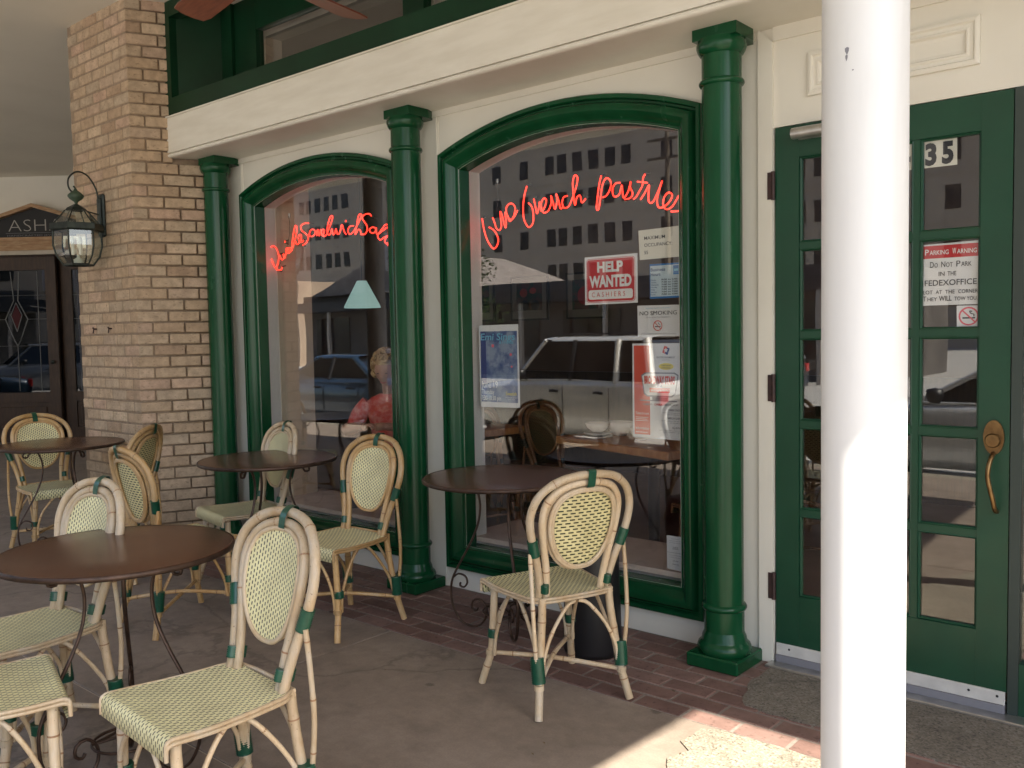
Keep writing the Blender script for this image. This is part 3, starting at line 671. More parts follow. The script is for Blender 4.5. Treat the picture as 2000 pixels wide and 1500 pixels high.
# local frame: x along the wall, -y towards the viewer
b = MB(); b.box(-6,-1.2,0,.3,0,3.664); b.box(-1.2,2.1,0,.3,2.79,3.664); b.box(2.1,6,0,.3,0,3.664); b.build('wall_panel', M['cream'], nb_)
pd = empty('shop_pediment', nd0, nang); tag(pd, 'black gabled shop sign in peeling wooden pediment, reading ASHA', 'sign')
ax_ = .489
b = MB(); b.prism_y([(ax_-1.25,2.83),(ax_+1.25,2.83),(ax_+1.25,2.86),(ax_,3.235),(ax_-1.25,2.86)], -.04, -.002); b.build('sign_board', M['sign_black'], pd)
for s_ in (-1, 1):
    q = [(ax_,3.235),(ax_,3.285),(ax_+s_*1.40,2.86),(ax_+s_*1.34,2.83)]
    if s_ > 0: q = q[::-1]
    b = MB(); b.prism_y(q, -.12, -.001); b.build('rake_moulding', M['tan_wood'], pd)
for z0, z1, y, m in ((2.78,2.829,-.13,'tan_wood'),(2.73,2.7795,-.10,'tan_wood'),(2.655,2.7295,-.085,'tan_wood'),(2.60,2.6545,-.06,'white_wood')):
    b = MB(); b.box(-1.2, 2.15, y, -.001, z0, z1); b.build('lintel_moulding', M[m], pd)
letters(pd, [('ASHA', ax_, 2.915, .165, .76, 'sign_letter', -.022), ('HANDCRAFTED JEWELRY', ax_, 2.850, .022, .80, 'ink_grey', -.01)], -.0405)
b = MB(); b.box(ax_-.42, ax_+.42, -.0412, -.0405, 2.892, 2.896); b.build('rule_line', M['ink_grey'], pd)
def leaf(x0, x1, y, label, lock):
    d = empty('carved_door', nd0, nang); tag(d, label, 'door', 'dark carved doors of the neighbouring shop')
    st = .15
    for a, c_ in ((x0,x0+st),(x1-st,x1)):
        q = MB(); q.box(a, c_, y, y+.05, .01, 2.58); q.build('stile', M['dark_wood'], d)
    q = MB(); q.box(x0+st, x1-st, y+.002, y+.048, 2.40, 2.58); q.build('top_rail', M['dark_wood'], d)
    q = MB(); q.box(x0+st, x1-st, y+.002, y+.048, .01, .20); q.build('bottom_rail', M['dark_wood'], d)
    q = MB(); q.box(x0+st, x1-st, y+.002, y+.048, .56, .70); q.build('lock_rail', M['dark_wood'], d)
    q = MB(); q.box(x0+st+.002, x1-st-.002, y+.02, y+.035, .205, .555); q.cbox(x0+st+.06, x1-st-.06, y+.004, y+.02, .26, .50, .006); q.build('panel', M['dark_wood'], d)
    q = MB(); q.box(x0+st+.002, x1-st-.002, y+.02, y+.026, .705, 2.395); q.build('pane', M['mirror_glass'], d)
    cx = (x0+x1)/2; q = MB(); hw = (x1-x0)/2-st; yy = y+.016
    for s_ in (-1, 1):
        q.tube([(cx+s_*.06,yy,2.38),(cx+s_*.03,yy,1.98),(cx+s_*.16,yy,1.72),(cx+s_*.04,yy,1.42),(cx,yy,1.35)], .006, 6)
        q.tube([(cx+s_*hw*.72,yy,.72),(cx+s_*hw*.72,yy,2.38)], .004, 6); q.tube([(cx+s_*.16,yy,1.72),(cx+s_*hw,yy,1.72)], .004, 6)
        q.tube([(cx,yy,1.95),(cx+s_*.08,yy,1.78),(cx,yy,1.55)], .005, 6)
    q.tube([(cx,yy,.72),(cx,yy,1.36)], .004, 6)
    for z in (1.35, 2.05): q.tube([(cx-hw,yy,z),(cx+hw,yy,z)], .003, 6)
    q.build('lead_came', M['lead'], d)
    q = MB(); q.add([(cx,yy+.002,1.93),(cx+.07,yy+.002,1.76),(cx,yy+.002,1.58),(cx-.07,yy+.002,1.76)], [(0,1,2,3)]); q.build('red_glass', plain('ruby_glass', (.06,.01,.012), .1), d)
    if lock: q = MB(); q.lathe([(.0,0),(.028,0),(.028,.02),(0,.02)], 16); o = q.build('lock', M['black_iron'], d, (x1-.075, y-.02, 1.12)); o.rotation_euler = (math.radians(90),0,0)
leaf(-.50, .68, .06, 'dark carved wooden door with leaded glass and lock', True)
leaf(.70, 2.08, .16, 'dark wooden door leaf set back beside the brick pillar', False)
b = MB(); b.box(-1.2,-.51,.1,.2,0,2.6); b.box(2.085,2.1,.0,.25,0,2.78); b.box(-1.2,2.1,.24,.29,0,2.78); o = b.build('door_frame', M['dark_wood'], nb_)
b = MB(); b.box(-1.2,2.1,.055,.22,2.585,2.79); b.build('door_head', M['dark_wood'], nb_)
# ============================================================ WALL LANTERN
ln = empty('wall_lantern', (-6.29, -.577, 2.0)); tag(ln, 'six sided brass and glass wall lantern on the brick pillar', 'lantern')
LB = (0, -.185)
b = MB(); b.cbox(-.045,.045,-.022,.0,.13,.43,.012); b.cbox(-.03,.03,-.034,-.022,.16,.40,.008); b.build('back_plate', M['black_iron'], ln)
b = MB(); b.tube(smooth_path([(0,-.03,.36),(0,-.045,.46),(0,-.10,.545),(0,-.17,.565),(0,-.225,.52),(0,-.232,.46),(0,-.21,.425),(0,-.19,.425),(0,-.186,.45),(0,-.198,.465)], .015), .006, 8)
b.tube([(0,-.03,.285),(0,-.185,.315)], .005, 8); b.build('scroll_arm', M['black_iron'], ln)
def hexp(r, z, rot=.26): return [(LB[0]+r*math.cos(math.pi/3*k+rot), LB[1]+r*math.sin(math.pi/3*k+rot), z) for k in range(6)]
def hexband(name, rs, mat, t=None):
    q = MB(); R_ = [hexp(r, z) for r, z in rs]; v = [p for r in R_ for p in r]
    q.add(v, [(j*6+k, j*6+(k+1)%6, (j+1)*6+(k+1)%6, (j+1)*6+k) for j in range(len(rs)-1) for k in range(6)]); return q.build(name, mat, ln)
hexband('band', [(.150,.205),(.170,.208),(.172,.168),(.160,.158),(.150,.160)], M['black_iron'])
hexband('roof_cap', [(.072,.300),(.058,.318),(.012,.345),(.001,.35)], M['black_iron'])
hexband('floor_plate', [(.098,-.075),(.100,-.068),(.088,-.060),(.0,-.060)], M['black_iron'])
gp = [(.152,.160),(.154,.06),(.135,-.01),(.096,-.066)]; gr = [(.148,.206),(.125,.235),(.095,.27),(.072,.300)]
for prof_, nm in ((gp,'pane'),(gr,'roof_pane')):
    R_ = [hexp(r-.002, z) for r, z in prof_]
    for k in range(6):
        q = MB(); v = [p for r in R_ for p in (r[k], r[(k+1)%6])]
        q.add(v, [(2*j,2*j+1,2*j+3,2*j+2) for j in range(len(R_)-1)]); q.build(nm, M['lantern_glass'], ln)
R_ = [hexp(r, z) for r, z in gp]; R2_ = [hexp(r, z) for r, z in gr]
for k in range(6):
    q = MB(); q.tube([r[k] for r in R_], .006, 6); q.build('bar', M['black_iron'], ln)
    q = MB(); q.tube([r[k] for r in R2_], .0045, 6); q.build('roof_bar', M['black_iron'], ln)
b = MB(); b.lathe([(.008,.345),(.012,.358),(.040,.378),(.052,.395),(.050,.405),(.030,.425),(.012,.437),(.010,.445),(.004,.452)], 20, c=(LB[0],LB[1],0)); b.build('finial', surf('verdigris', (.025,.055,.035), (.05,.08,.05), 40, .5), ln)
q = MB(); q.lathe([(.03,-.059),(.032,-.03),(.012,-.02),(.01,.0)], 12, c=(LB[0],LB[1],0))
for a in (0, 2.1, 4.2):
    x, y = LB[0]+.032*math.cos(a), LB[1]+.032*math.sin(a)
    q.lathe([(.010,.0),(.010,.075),(.008,.08)], 10, c=(x,y,0)); q.lathe([(.006,.08),(.011,.095),(.006,.118),(.001,.13)], 10, c=(x,y,0))
q.build('candle_cluster', M['paper_cream'], ln)
# ============================================================ CEILING FAN
fan = empty('ceiling_fan', (-3.43,-1.23,3.00), 0); tag(fan, 'ceiling fan with red wooden blades hanging under the porch ceiling', 'ceiling fan')
b = MB(); b.tube([(0,0,.08),(0,0,.642)], .012, 10); b.lathe([(.001,.645),(.06,.64),(.055,.6),(.02,.57)], 20); b.build('rod', M['brass'], fan)
b = MB(); b.lathe([(.001,.09),(.06,.085),(.11,.06),(.115,.0),(.09,-.04),(.05,-.06),(.001,-.065)], 28); b.build('motor', M['brass'], fan)
a1 = math.atan2(-1.17+1.22, -4.12+3.46); a2 = math.atan2(-.57+1.22, -3.56+3.46)
base = math.radians(173)
for k in range(5):
    a = base-k*2*math.pi/5; 
    q = MB(); pts = [(.19,-.05),(.30,-.068),(.62,-.084),(.685,-.074),(.702,-.03),(.702,.03),(.685,.074),(.62,.084),(.30,.068),(.19,.05)]
    q.prism(pts, -.005, .003); o = q.build('blade', M['wood_blade'], fan); o.rotation_euler = (math.radians(12),0,0)
    o.matrix_local = Matrix.Rotation(a,4,'Z') @ Matrix.Rotation(math.radians(12),4,'X')
    q = MB(); q.box(.09,.26,-.02,.02,.004,.010); o2 = q.build('blade_arm', M['brass'], fan); o2.matrix_local = Matrix.Rotation(a,4,'Z') @ Matrix.Rotation(math.radians(12),4,'X')
NEON_R=[[(-3.362,2.044),(-3.353,2.004),(-3.34,1.96),(-3.318,1.912),(-3.282,1.874),(-3.254,1.886),(-3.247,1.918),(-3.26,1.954),(-3.287,1.979),(-3.311,1.991)],[(-3.283,2.04),(-3.268,2.012),(-3.254,1.98),(-3.238,1.969),(-3.223,1.989),(-3.224,2.031),(-3.229,2.068),(-3.213,2.037),(-3.192,1.978),(-3.187,2.012),(-3.196,2.06),(-3.176,2.041),(-3.163,2.01),(-3.13,2.037),(-3.123,2.082),(-3.155,2.103),(-3.183,2.082),(-3.175,2.035),(-3.151,2.018),(-3.125,2.035),(-3.107,2.063)],[(-3.038,2.181),(-3.055,2.134),(-3.066,2.076),(-3.062,2.015),(-3.045,1.977),(-3.024,1.966),(-3.002,1.988),(-2.997,2.032),(-3.008,2.07),(-3.03,2.093)],[(-2.993,2.109),(-2.983,2.075),(-2.972,2.031),(-2.962,2.065),(-2.955,2.09),(-2.943,2.041),(-2.918,2.064),(-2.91,2.096),(-2.928,2.104),(-2.944,2.074),(-2.932,2.033),(-2.898,2.04),(-2.877,2.078),(-2.881,2.113),(-2.867,2.081),(-2.855,2.043),(-2.843,2.082),(-2.844,2.117),(-2.83,2.08),(-2.822,2.042),(-2.807,2.049)],[(-2.772,2.101),(-2.797,2.097),(-2.81,2.072),(-2.798,2.044),(-2.771,2.048),(-2.743,2.085),(-2.719,2.147),(-2.711,2.187),(-2.727,2.196),(-2.74,2.163),(-2.735,2.099),(-2.729,2.05),(-2.716,2.084),(-2.698,2.095),(-2.686,2.058),(-2.661,2.075)],[(-2.565,2.176),(-2.581,2.13),(-2.59,2.069),(-2.598,2.019),(-2.583,2.015),(-2.573,2.067),(-2.56,2.131),(-2.535,2.16),(-2.513,2.142),(-2.513,2.11),(-2.536,2.078),(-2.56,2.069)],[(-2.455,2.128),(-2.485,2.127),(-2.5,2.1),(-2.491,2.066),(-2.464,2.074),(-2.447,2.115),(-2.444,2.08),(-2.435,2.053),(-2.411,2.083),(-2.396,2.127),(-2.4,2.101),(-2.386,2.07),(-2.399,2.049),(-2.431,2.046)],[(-2.314,2.152),(-2.326,2.134),(-2.332,2.101),(-2.348,2.075),(-2.366,2.051),(-2.384,2.042)],[(-2.361,2.122),(-2.304,2.11)],[(-2.344,2.036),(-2.318,2.063),(-2.294,2.098),(-2.296,2.063),(-2.298,2.022),(-2.277,2.016),(-2.248,2.058),(-2.223,2.109),(-2.242,2.064),(-2.253,2.019),(-2.241,1.988),(-2.212,1.991),(-2.179,2.016),(-2.172,2.04),(-2.19,2.051),(-2.211,2.033),(-2.221,2.001),(-2.203,1.976),(-2.172,1.986),(-2.142,2.02),(-2.125,2.041),(-2.124,2.005),(-2.12,1.973),(-2.136,1.962),(-2.178,1.963)]]
NEON_L=[[(-5.259,1.871),(-5.305,1.911),(-5.339,1.979),(-5.34,2.025),(-5.304,2.039),(-5.264,2.013),(-5.246,1.966),(-5.254,1.917),(-5.275,1.878),(-5.225,1.872),(-5.211,1.891)],[(-5.231,1.976),(-5.218,1.942),(-5.192,1.947),(-5.188,1.977),(-5.171,1.948),(-5.154,2.016),(-5.144,1.984),(-5.123,1.979),(-5.1,2.003),(-5.127,2.013),(-5.125,1.985),(-5.091,1.998),(-5.054,2.072),(-5.032,2.134),(-5.04,2.156),(-5.063,2.128),(-5.083,2.057),(-5.093,2.012),(-5.064,2.044),(-5.043,2.049),(-5.036,2.03),(-5.009,2.042),(-4.985,2.069),(-4.995,2.093),(-5.017,2.083),(-5.013,2.051),(-4.983,2.04),(-4.963,2.054)],[(-4.898,2.158),(-4.943,2.16),(-4.987,2.148),(-4.979,2.119),(-4.939,2.094),(-4.914,2.068),(-4.927,2.035),(-4.975,2.019)],[(-4.833,2.108),(-4.871,2.115),(-4.898,2.095),(-4.887,2.071),(-4.849,2.075),(-4.83,2.106),(-4.821,2.07),(-4.807,2.109),(-4.792,2.067),(-4.773,2.106),(-4.758,2.064),(-4.737,2.099),(-4.762,2.102),(-4.769,2.074),(-4.736,2.059),(-4.707,2.084),(-4.652,2.172),(-4.67,2.179),(-4.699,2.131),(-4.71,2.078),(-4.685,2.065),(-4.664,2.1),(-4.652,2.064),(-4.632,2.07),(-4.623,2.098),(-4.605,2.062),(-4.583,2.073),(-4.559,2.118),(-4.542,2.074),(-4.521,2.053)],[(-4.447,2.101),(-4.482,2.099),(-4.504,2.079),(-4.492,2.054),(-4.457,2.06),(-4.41,2.105),(-4.372,2.153),(-4.371,2.165),(-4.395,2.158),(-4.416,2.097),(-4.431,2.046),(-4.401,2.072),(-4.383,2.067),(-4.376,2.041)],[(-4.277,2.144),(-4.292,2.159),(-4.33,2.16),(-4.362,2.142),(-4.34,2.113),(-4.318,2.086),(-4.319,2.058),(-4.34,2.04),(-4.376,2.041)],[(-4.242,2.069),(-4.275,2.076),(-4.296,2.06),(-4.276,2.041),(-4.248,2.047),(-4.235,2.068),(-4.226,2.03),(-4.17,2.049),(-4.125,2.069),(-4.144,2.081),(-4.182,2.058),(-4.219,2.02),(-4.203,1.994),(-4.16,2.008),(-4.116,2.013),(-4.096,2.006),(-4.135,2.01),(-4.158,1.984),(-4.139,1.966),(-4.109,1.988),(-4.093,2.008),(-4.092,1.97),(-4.134,1.964),(-4.118,1.94),(-4.089,1.925)],[(-4.52,2.142),(-4.526,2.132)],[(-5.17,2.063),(-5.165,2.052)]]
# ============================================================ RATTAN CHAIRS
def ylean(z, x): return -.178-.225*(z-.46)+.85*x*x
def P3(x, z, dy=0): return (x, ylean(z, x)+dy, z)
CH_RING = []
def make_chair(kind, name='rattan_chair'):
    cane = M['cane_'+kind]; bd = M['binding'] if kind != 'dark' else M['binding_dark']
    ws = M['weave_seat'] if kind != 'dark' else M['weave_dark']; wf = M['weave_front'] if kind != 'dark' else M['weave_dark_back']; wr = M['weave_rear'] if kind != 'dark' else M['weave_dark_back']
    root = empty(name); rr = random.Random(3)
    def cane_tube(pts, r, nm, n=10, step=.02, nodes=.19, taper=0, par=root):
        P = smooth_path(pts, step); R = []; nd_ = MB(); acc = rr.uniform(0,.15); 
        for i, p in enumerate(P):
            if i: acc += (p-P[i-1]).length
            rad = r*(1-taper*i/len(P))
            if nodes and acc > nodes: acc = rr.uniform(-.04,.03); rad *= 1.10; nd_.tube([p-(P[min(i+1,len(P)-1)]-P[i-1])*.07, p+(P[min(i+1,len(P)-1)]-P[i-1])*.07], rad*1.012, n)
            R.append(rad)
        b = MB(); b.tube(P, R, n); mats = [cane, M['node']]
        base = len(b.v)
        b.add(nd_.v, nd_.f, 1, True)
        return b.build(nm, mats, par)
    def wrap(pts, rx, nm='binding', n=14, flat=1.0, turns=None):
        P = smooth_path(pts, .0035); R = [rx*(1.0 if i % 2 else .93) for i in range(len(P))]
        b = MB(); b.tube(P, R, n, flat=flat); return b.build(nm, bd, root)
    # seat
    W, Wr, Df, Dr, zs = .205, .172, .188, -.178, .432
    def half(y):
        t = (y-Dr)/(Df-Dr); w = Wr+(W-Wr)*min(1,t*1.3); 
        if y < Dr+.05: w = w-(.05-(y-Dr))**2*9
        return w
    b = MB(); ny, nx_ = 20, 12; rows = []
    for j in range(ny+1):
        y = Dr+(Df-Dr)*j/ny; rows.append((y, zs-.006*math.sin(math.pi*j/ny), half(y)))
    for k in range(1, 7):   # rolled front edge
        a = k/6*math.pi/2; rows.append((Df+.022*math.sin(a), zs-.022*(1-math.cos(a)), W))
    rows.append((Df+.023, zs-.058, W-.003)); rows.append((Df+.010, zs-.062, W-.004))
    vs_ = []
    for y, z, w in rows:
        for i in range(nx_+1):
            u = -1+2*i/nx_; vs_.append((u*w, y, z-.004*(1-u*u)*(1 if y < Df else 0)))
    fs = [(j*(nx_+1)+i, j*(nx_+1)+i+1, (j+1)*(nx_+1)+i+1, (j+1)*(nx_+1)+i) for j in range(len(rows)-1) for i in range(nx_)]
    b.add(vs_, fs, 0, True)
    b.box(-Wr+.02, Wr-.02, Dr+.02, Df-.01, zs-.024, zs-.012, 1)
    b.build('seat', [ws, cane], root)
    for s_ in (-1, 1):
        q = MB()
        for off, zz in ((.004,-.004),(.004,-.016)):
            P = [(s_*(r[2]+off), r[0], r[1]+zz) for r in rows[:ny+6:2]]+[(s_*(W+off), Df+.020, zs-.056)]
            q.tube(smooth_path(P, .02), .0062, 8)
        q.build('seat_edging', cane, root)
    q = MB()
    for zz in (-.004, -.016):
        q.tube(smooth_path([(-Wr+.01, Dr-.002, zs+zz), (-.08, Dr-.012, zs+zz), (0, Dr-.014, zs+zz), (.08, Dr-.012, zs+zz), (Wr-.01, Dr-.002, zs+zz)], .02), .0062, 8)
    q.build('seat_edging', cane, root)
    # back: outer and inner hoops
    O = [P3(.150,.42,-.0),P3(.153,.47,-.004),P3(.170,.55,-.010),P3(.193,.625,-.018),P3(.214,.70,-.020),P3(.216,.765,-.018),P3(.188,.83,-.012),P3(.125,.876,-.008),P3(.055,.893,-.006),P3(0,.896,-.006)]
    O = O+[(-x,y,z) for x,y,z in O[:-1][::-1]]; cane_tube(O, .0150, 'outer_hoop', 12, nodes=.26)
    I = [P3(.121,.42,.0),P3(.124,.47,.0),P3(.134,.55,.0),P3(.152,.64,-.0),P3(.164,.72,-.0),P3(.158,.785,-.0),P3(.120,.837,-.0),P3(.06,.861,-.0),P3(0,.866,-.0)]
    I = I+[(-x,y,z) for x,y,z in I[:-1][::-1]]; cane_tube(I, .0140, 'inner_hoop', 12, nodes=.24)
    ring = [(0,.532),(.050,.540),(.096,.575),(.130,.635),(.145,.705),(.140,.77),(.110,.82),(.055,.845),(0,.849)]
    ring = ring+[(-x,z) for x,z in ring[1:-1][::-1]]
    P = smooth_path([P3(x,z,.008) for x,z in ring], .02, True)
    q = MB(); q.tube(P+[P[0]], .0075, 8, caps=False); q.build('oval_rim', cane, root)
    P2 = smooth_path([P3(x*.96,z+(.675-z)*.04,-.010) for x,z in ring], .02, True)
    q = MB(); q.tube(P2+[P2[0]], .0085, 8, caps=False); P3_ = smooth_path([P3(x*.90,z+(.675-z)*.08,-.013) for x,z in ring], .02, True); q.tube(P3_+[P3_[0]], .0065, 8, caps=False); q.build('oval_rim', cane, root)
    for nm, mt, dy, fl in (('back_panel', wf, .008, 0), ('back_panel_rear', wr, -.004, 1)):
        b = MB(); ro = [smooth_path([P3(x*k,.675+(z-.675)*k,dy) for x,z in ring], .02, True) for k in (.97,.75,.5,.25)]
        ro = [[Vector((p.x, ylean(p.z,p.x)+dy, p.z)) for p in r] for r in ro]; n = min(len(r) for r in ro)
        ro = [[r[int(i*len(r)/n)] for i in range(n)] for r in ro]; v = [p for r in ro for p in r]+[Vector(P3(0,.675,dy))]
        f = [(j*n+i,j*n+(i+1)%n,(j+1)*n+(i+1)%n,(j+1)*n+i) for j in range(3) for i in range(n)]+[(3*n+i,3*n+(i+1)%n,4*n) for i in range(n)]
        b.add(v, f if not fl else [t[::-1] for t in f], 0, True); b.build(nm, mt, root)
    wrap([P3(0,.838,-.004),P3(0,.914,-.006)], .021, n=14, flat=1.25) if False else None
    b = MB(); th = .0165
    loop = [P3(0,.915,-.006),P3(0,.911,-.023),P3(0,.885,-.026),P3(0,.85,-.022),P3(0,.846,.010),P3(0,.87,.018),P3(0,.90,.014)]
    LP = smooth_path(loop, .006, True); n = len(LP); v = []
    for p in LP: v += [(-th, p.y, p.z), (th, p.y, p.z)]
    b.add(v, [(2*i,2*i+1,2*((i+1)%n)+1,2*((i+1)%n)) for i in range(n)], 0, True)
    v2 = []
    b.build('binding', bd, root)
    for s_ in (-1, 1):
        X = lambda p: (s_*p[0], p[1], p[2])
        # legs
        cane_tube([X((.168,.168,.418)),X((.176,.166,.30)),X((.184,.168,.18)),X((.190,.174,.12)),X((.203,.190,.06)),X((.216,.205,0))], .0148, 'leg', 12, nodes=.16)
        cane_tube([X((.148,-.176,.43)),X((.152,-.180,.36)),X((.166,-.190,.24)),X((.180,-.203,.13)),X((.192,-.218,.06)),X((.203,-.232,0))], .0150, 'leg', 12, nodes=.17)
        cane_tube([X((.207,-.165-.03,.61)),X((.208,-.205,.5)),X((.207,-.214,.35)),X((.198,-.210,.22)),X((.190,-.205,.15))], .0082, 'strut', 8, nodes=.15)
        # green bindings
        wrap([X(P3(.187,.600,-.016)),X(P3(.204,.662,-.020))], .0205)
        wrap([X(P3(.137,.455,-.002)),X(P3(.140,.488,-.003))], .0330, flat=.56)
        wrap([X((.186,-.196,.222)),X((.184,-.205,.130))], .0265, flat=1.0)
        wrap([X((.181,.160,.228)),X((.184,.160,.195))], .0235)
        # braces
        cane_tube([X((.186,.148,.125)),X((.182,.140,.20)),X((.176,.100,.30)),X((.172,.045,.385)),X((.170,.0,.408)),X((.168,-.045,.388)),X((.168,-.115,.305)),X((.172,-.170,.215)),X((.176,-.186,.15))], .0075, 'brace', 8, nodes=.14)
        b2 = [X((.170,.176,.12)),X((.166,.180,.20)),X((.135,.186,.29)),X((.06,.186,.375)),X((.012,.180,.398))]
        cane_tube(b2, .0072, 'brace', 8, nodes=.14)
        b3 = [X((.166,-.205,.15)),X((.160,-.204,.21)),X((.120,-.196,.30)),X((.05,-.186,.385)),X((.008,-.180,.403))]
        cane_tube(b3, .0072, 'brace', 8, nodes=.14)
    cane_tube([(.190,.172,.138),(0,-.01,.148),(-.184,-.204,.118)], .0095, 'stretcher', 8, nodes=.2)
    cane_tube([(-.190,.172,.132),(0,-.01,.130),(.184,-.204,.112)], .0095, 'stretcher', 8, nodes=.2)
    for x, y, z in ((.190,.174,.132),(-.190,.174,.132),(.184,-.206,.112),(-.184,-.206,.112)):
        q = MB(); q.tube([(x,y,z-.010),(x,y,z+.010)], .0185, 12); q.build('tie', cane, root)
    return root
CH = [  # x, y, heading (deg; the direction the sitter faces, from +y), cane, label
 (-2.182,-.803,69.0,'pale','pale rattan bistro chair seen from behind, in front of the sign covered window'),
 (-2.262,-2.262,175.3,'pale','pale rattan bistro chair with empty seat in the centre foreground, beside the nearest round table'),
 (-3.512,-.798,181.0,'gold','rattan bistro chair in front of the middle green column, turned to the street'),
 (-3.291,-2.324,182.9,'pale','weathered whitish rattan chair behind the nearest round table'),
 (-2.800,-2.655,-16.0,'pale','rattan chair of which only the seat and front legs show, bottom corner of the view'),
 (-4.573,-.640,169.0,'pale','rattan chair tucked under the round table beside the brick pillar, back to the window'),
 (-4.198,-1.256,-4.0,'gold','golden rattan chair seen edge on, its curved back towards the street'),
 (-5.332,-1.07,128.0,'gold','golden rattan chair with its dark woven back set against the brick pillar'),
 (-6.400,-.960,-92.0,'gold','rattan chair farthest down the walk, facing the viewer behind the farthest table')]
protos = {}
for x, y, th, kd, lb in CH:
    if kd not in protos: c = protos[kd] = make_chair(kd)
    else: c = copy_tree(protos[kd])
    c.location = (x, y, .001); c.rotation_euler = (0,0,math.radians(th)); tag(c, lb, 'chair', 'rattan bistro chairs outside the shop')
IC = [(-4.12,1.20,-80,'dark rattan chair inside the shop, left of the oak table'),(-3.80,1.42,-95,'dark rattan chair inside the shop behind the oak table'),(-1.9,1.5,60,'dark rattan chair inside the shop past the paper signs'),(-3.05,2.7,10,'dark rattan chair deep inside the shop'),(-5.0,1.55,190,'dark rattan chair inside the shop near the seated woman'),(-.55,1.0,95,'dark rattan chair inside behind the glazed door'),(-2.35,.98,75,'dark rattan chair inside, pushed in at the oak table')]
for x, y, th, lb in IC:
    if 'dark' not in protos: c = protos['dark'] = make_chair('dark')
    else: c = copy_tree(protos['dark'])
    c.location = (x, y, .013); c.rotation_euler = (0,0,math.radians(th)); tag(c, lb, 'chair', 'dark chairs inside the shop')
# ============================================================ ROUND TABLES
def make_table(R, H, rot):
    root = empty('round_table')
    b = MB(); b.lathe([(.001,H-.016),(R-.010,H-.018),(R-.002,H-.014),(R,H-.006),(R-.002,H-.001),(R-.007,H),(R*.5,H),(.001,H)], 72); b.build('table_top', M['table_top'], root)
    b = MB(); b.lathe([(R-.006,H-.0195),(R+.0022,H-.017),(R+.0042,H-.009),(R+.0022,H-.002),(R-.001,H+.0002)], 72); b.build('rim', M['iron'], root)
    q = MB(); q.lathe([(.17,H-.030),(.18,H-.030),(.18,H-.019),(.17,H-.019),(.17,H-.030)], 32); q.build('under_ring', M['iron'], root)
    for k in range(3):
        a = rot+k*2*math.pi/3; ca, sa = math.cos(a), math.sin(a)
        T = lambda r, z: (r*ca, r*sa, z)
        leg = smooth_path([T(.205,H-.045),T(.222,H-.055),T(.222,H-.075),T(.20,H-.078),T(.19,H-.06),T(.165,H-.028),T(.135,H-.06),T(.118,H-.11),T(.116,H-.17),T(.130,H-.24),T(.165,.42),T(.215,.33),T(.262,.24),T(.272,.17),T(.262,.10),T(.225,.035),T(.175,.012),T(.125,.022),T(.095,.065),T(.098,.115),T(.130,.145),T(.162,.132),T(.165,.10),T(.145,.088),T(.135,.102)], .018)
        q = MB(); q.tube(leg, .0075, 8, flat=.75); o = q.build('leg', M['iron'], root)
        q = MB(); q.tube(smooth_path([T(.262,.24),T(.232,.262),T(.198,.252),T(.188,.222),T(.205,.198),T(.225,.205),T(.222,.22)], .012), .005, 6); q.build('scroll', M['iron'], root)
        a2 = a+math.pi/3; 
        q = MB(); q.tube(smooth_path([T(.10,.12),(.03*math.cos(a2),.03*math.sin(a2),.125),(.11*math.cos(a+2.09),.11*math.sin(a+2.09),.12)], .02), .005, 6); q.build('cross_brace', M['iron'], root)
    q = MB(); P = [(.105*math.cos(t),.105*math.sin(t),.10) for t in [i*2*math.pi/28 for i in range(29)]]; q.tube(P, .005, 6, caps=False); q.build('brace_ring', M['iron'], root)
    return root
for x, y, R, H, rot, lb in ((-2.880,-2.198,.362,.738,2.6,'nearest round table with chestnut brown metal top and thin iron legs'),
    (-2.790,-.395,.375,.742,3.55,'round brown metal table below the window with paper signs, single chair at it'),
    (-4.300,-.655,.374,.740,2.9,'round brown metal table in front of the first arched window'),
    (-6.060,-1.030,.378,.748,2.3,'round brown metal table farthest along the walk, beside the brick pillar')):
    t = make_table(R, H, rot); t.location = (x, y, .001); tag(t, lb, 'table', 'round metal tables outside the shop')
b = MB(); b.lathe([(.001,.002),(.125,.002),(.130,.02),(.118,.50),(.112,.545),(.105,.56),(.08,.562),(.075,.53),(.001,.53)], 40)
tag(b.build('ash_bin', M['black_plastic'], None, (-2.31,-.355,0)), 'black round bin standing behind the chair, at the foot of the wall', 'bin')
# ============================================================ SIGNS ON THE GLASS
YG = .0835
def sheet(name, label, cat, poly, mat, Y=YG, t=.0008, group=None):
    xs_ = [p[0] for p in poly]; zs_ = [p[1] for p in poly]; c = Vector((sum(xs_)/len(xs_), Y, min(zs_)))
    b = MB(); b.prism_y([(x-c.x, z-c.z) for x, z in poly], 0, t); o = b.build(name, mat, None, c); tag(o, label, cat, group); return o, c
class Shift:
    """lets sign parts be written in world x, z"""
def sub(o, c, poly, k, name, mat):
    b = MB(); b.prism_y([(x-c.x, z-c.z) for x, z in poly], -.0005*k, -.0005*k+.0003); return b.build(name, mat, o)
def ltr(o, c, items, k=3, name='lettering'):
    letters(o, [(it[0], it[1]-c.x, it[2]-c.z)+tuple(it[3:]) for it in items], -.0005*k, name)
# maximum occupancy
o, c = sheet('occupancy_sign', 'cream paper sign reading MAXIMUM OCCUPANCY: 55', 'sign', [(-2.324,1.747),(-2.112,1.749),(-2.110,1.889),(-2.330,1.885)], M['paper_cream'])
ltr(o, c, [('MAXIMUM',-2.297,1.839,.0155,.112,'ink',.006,'LEFT'),('OCCUPANCY:',-2.297,1.806,.0155,.150,'ink',.006,'LEFT'),('55',-2.297,1.772,.0155,None,'ink',.006,'LEFT')])
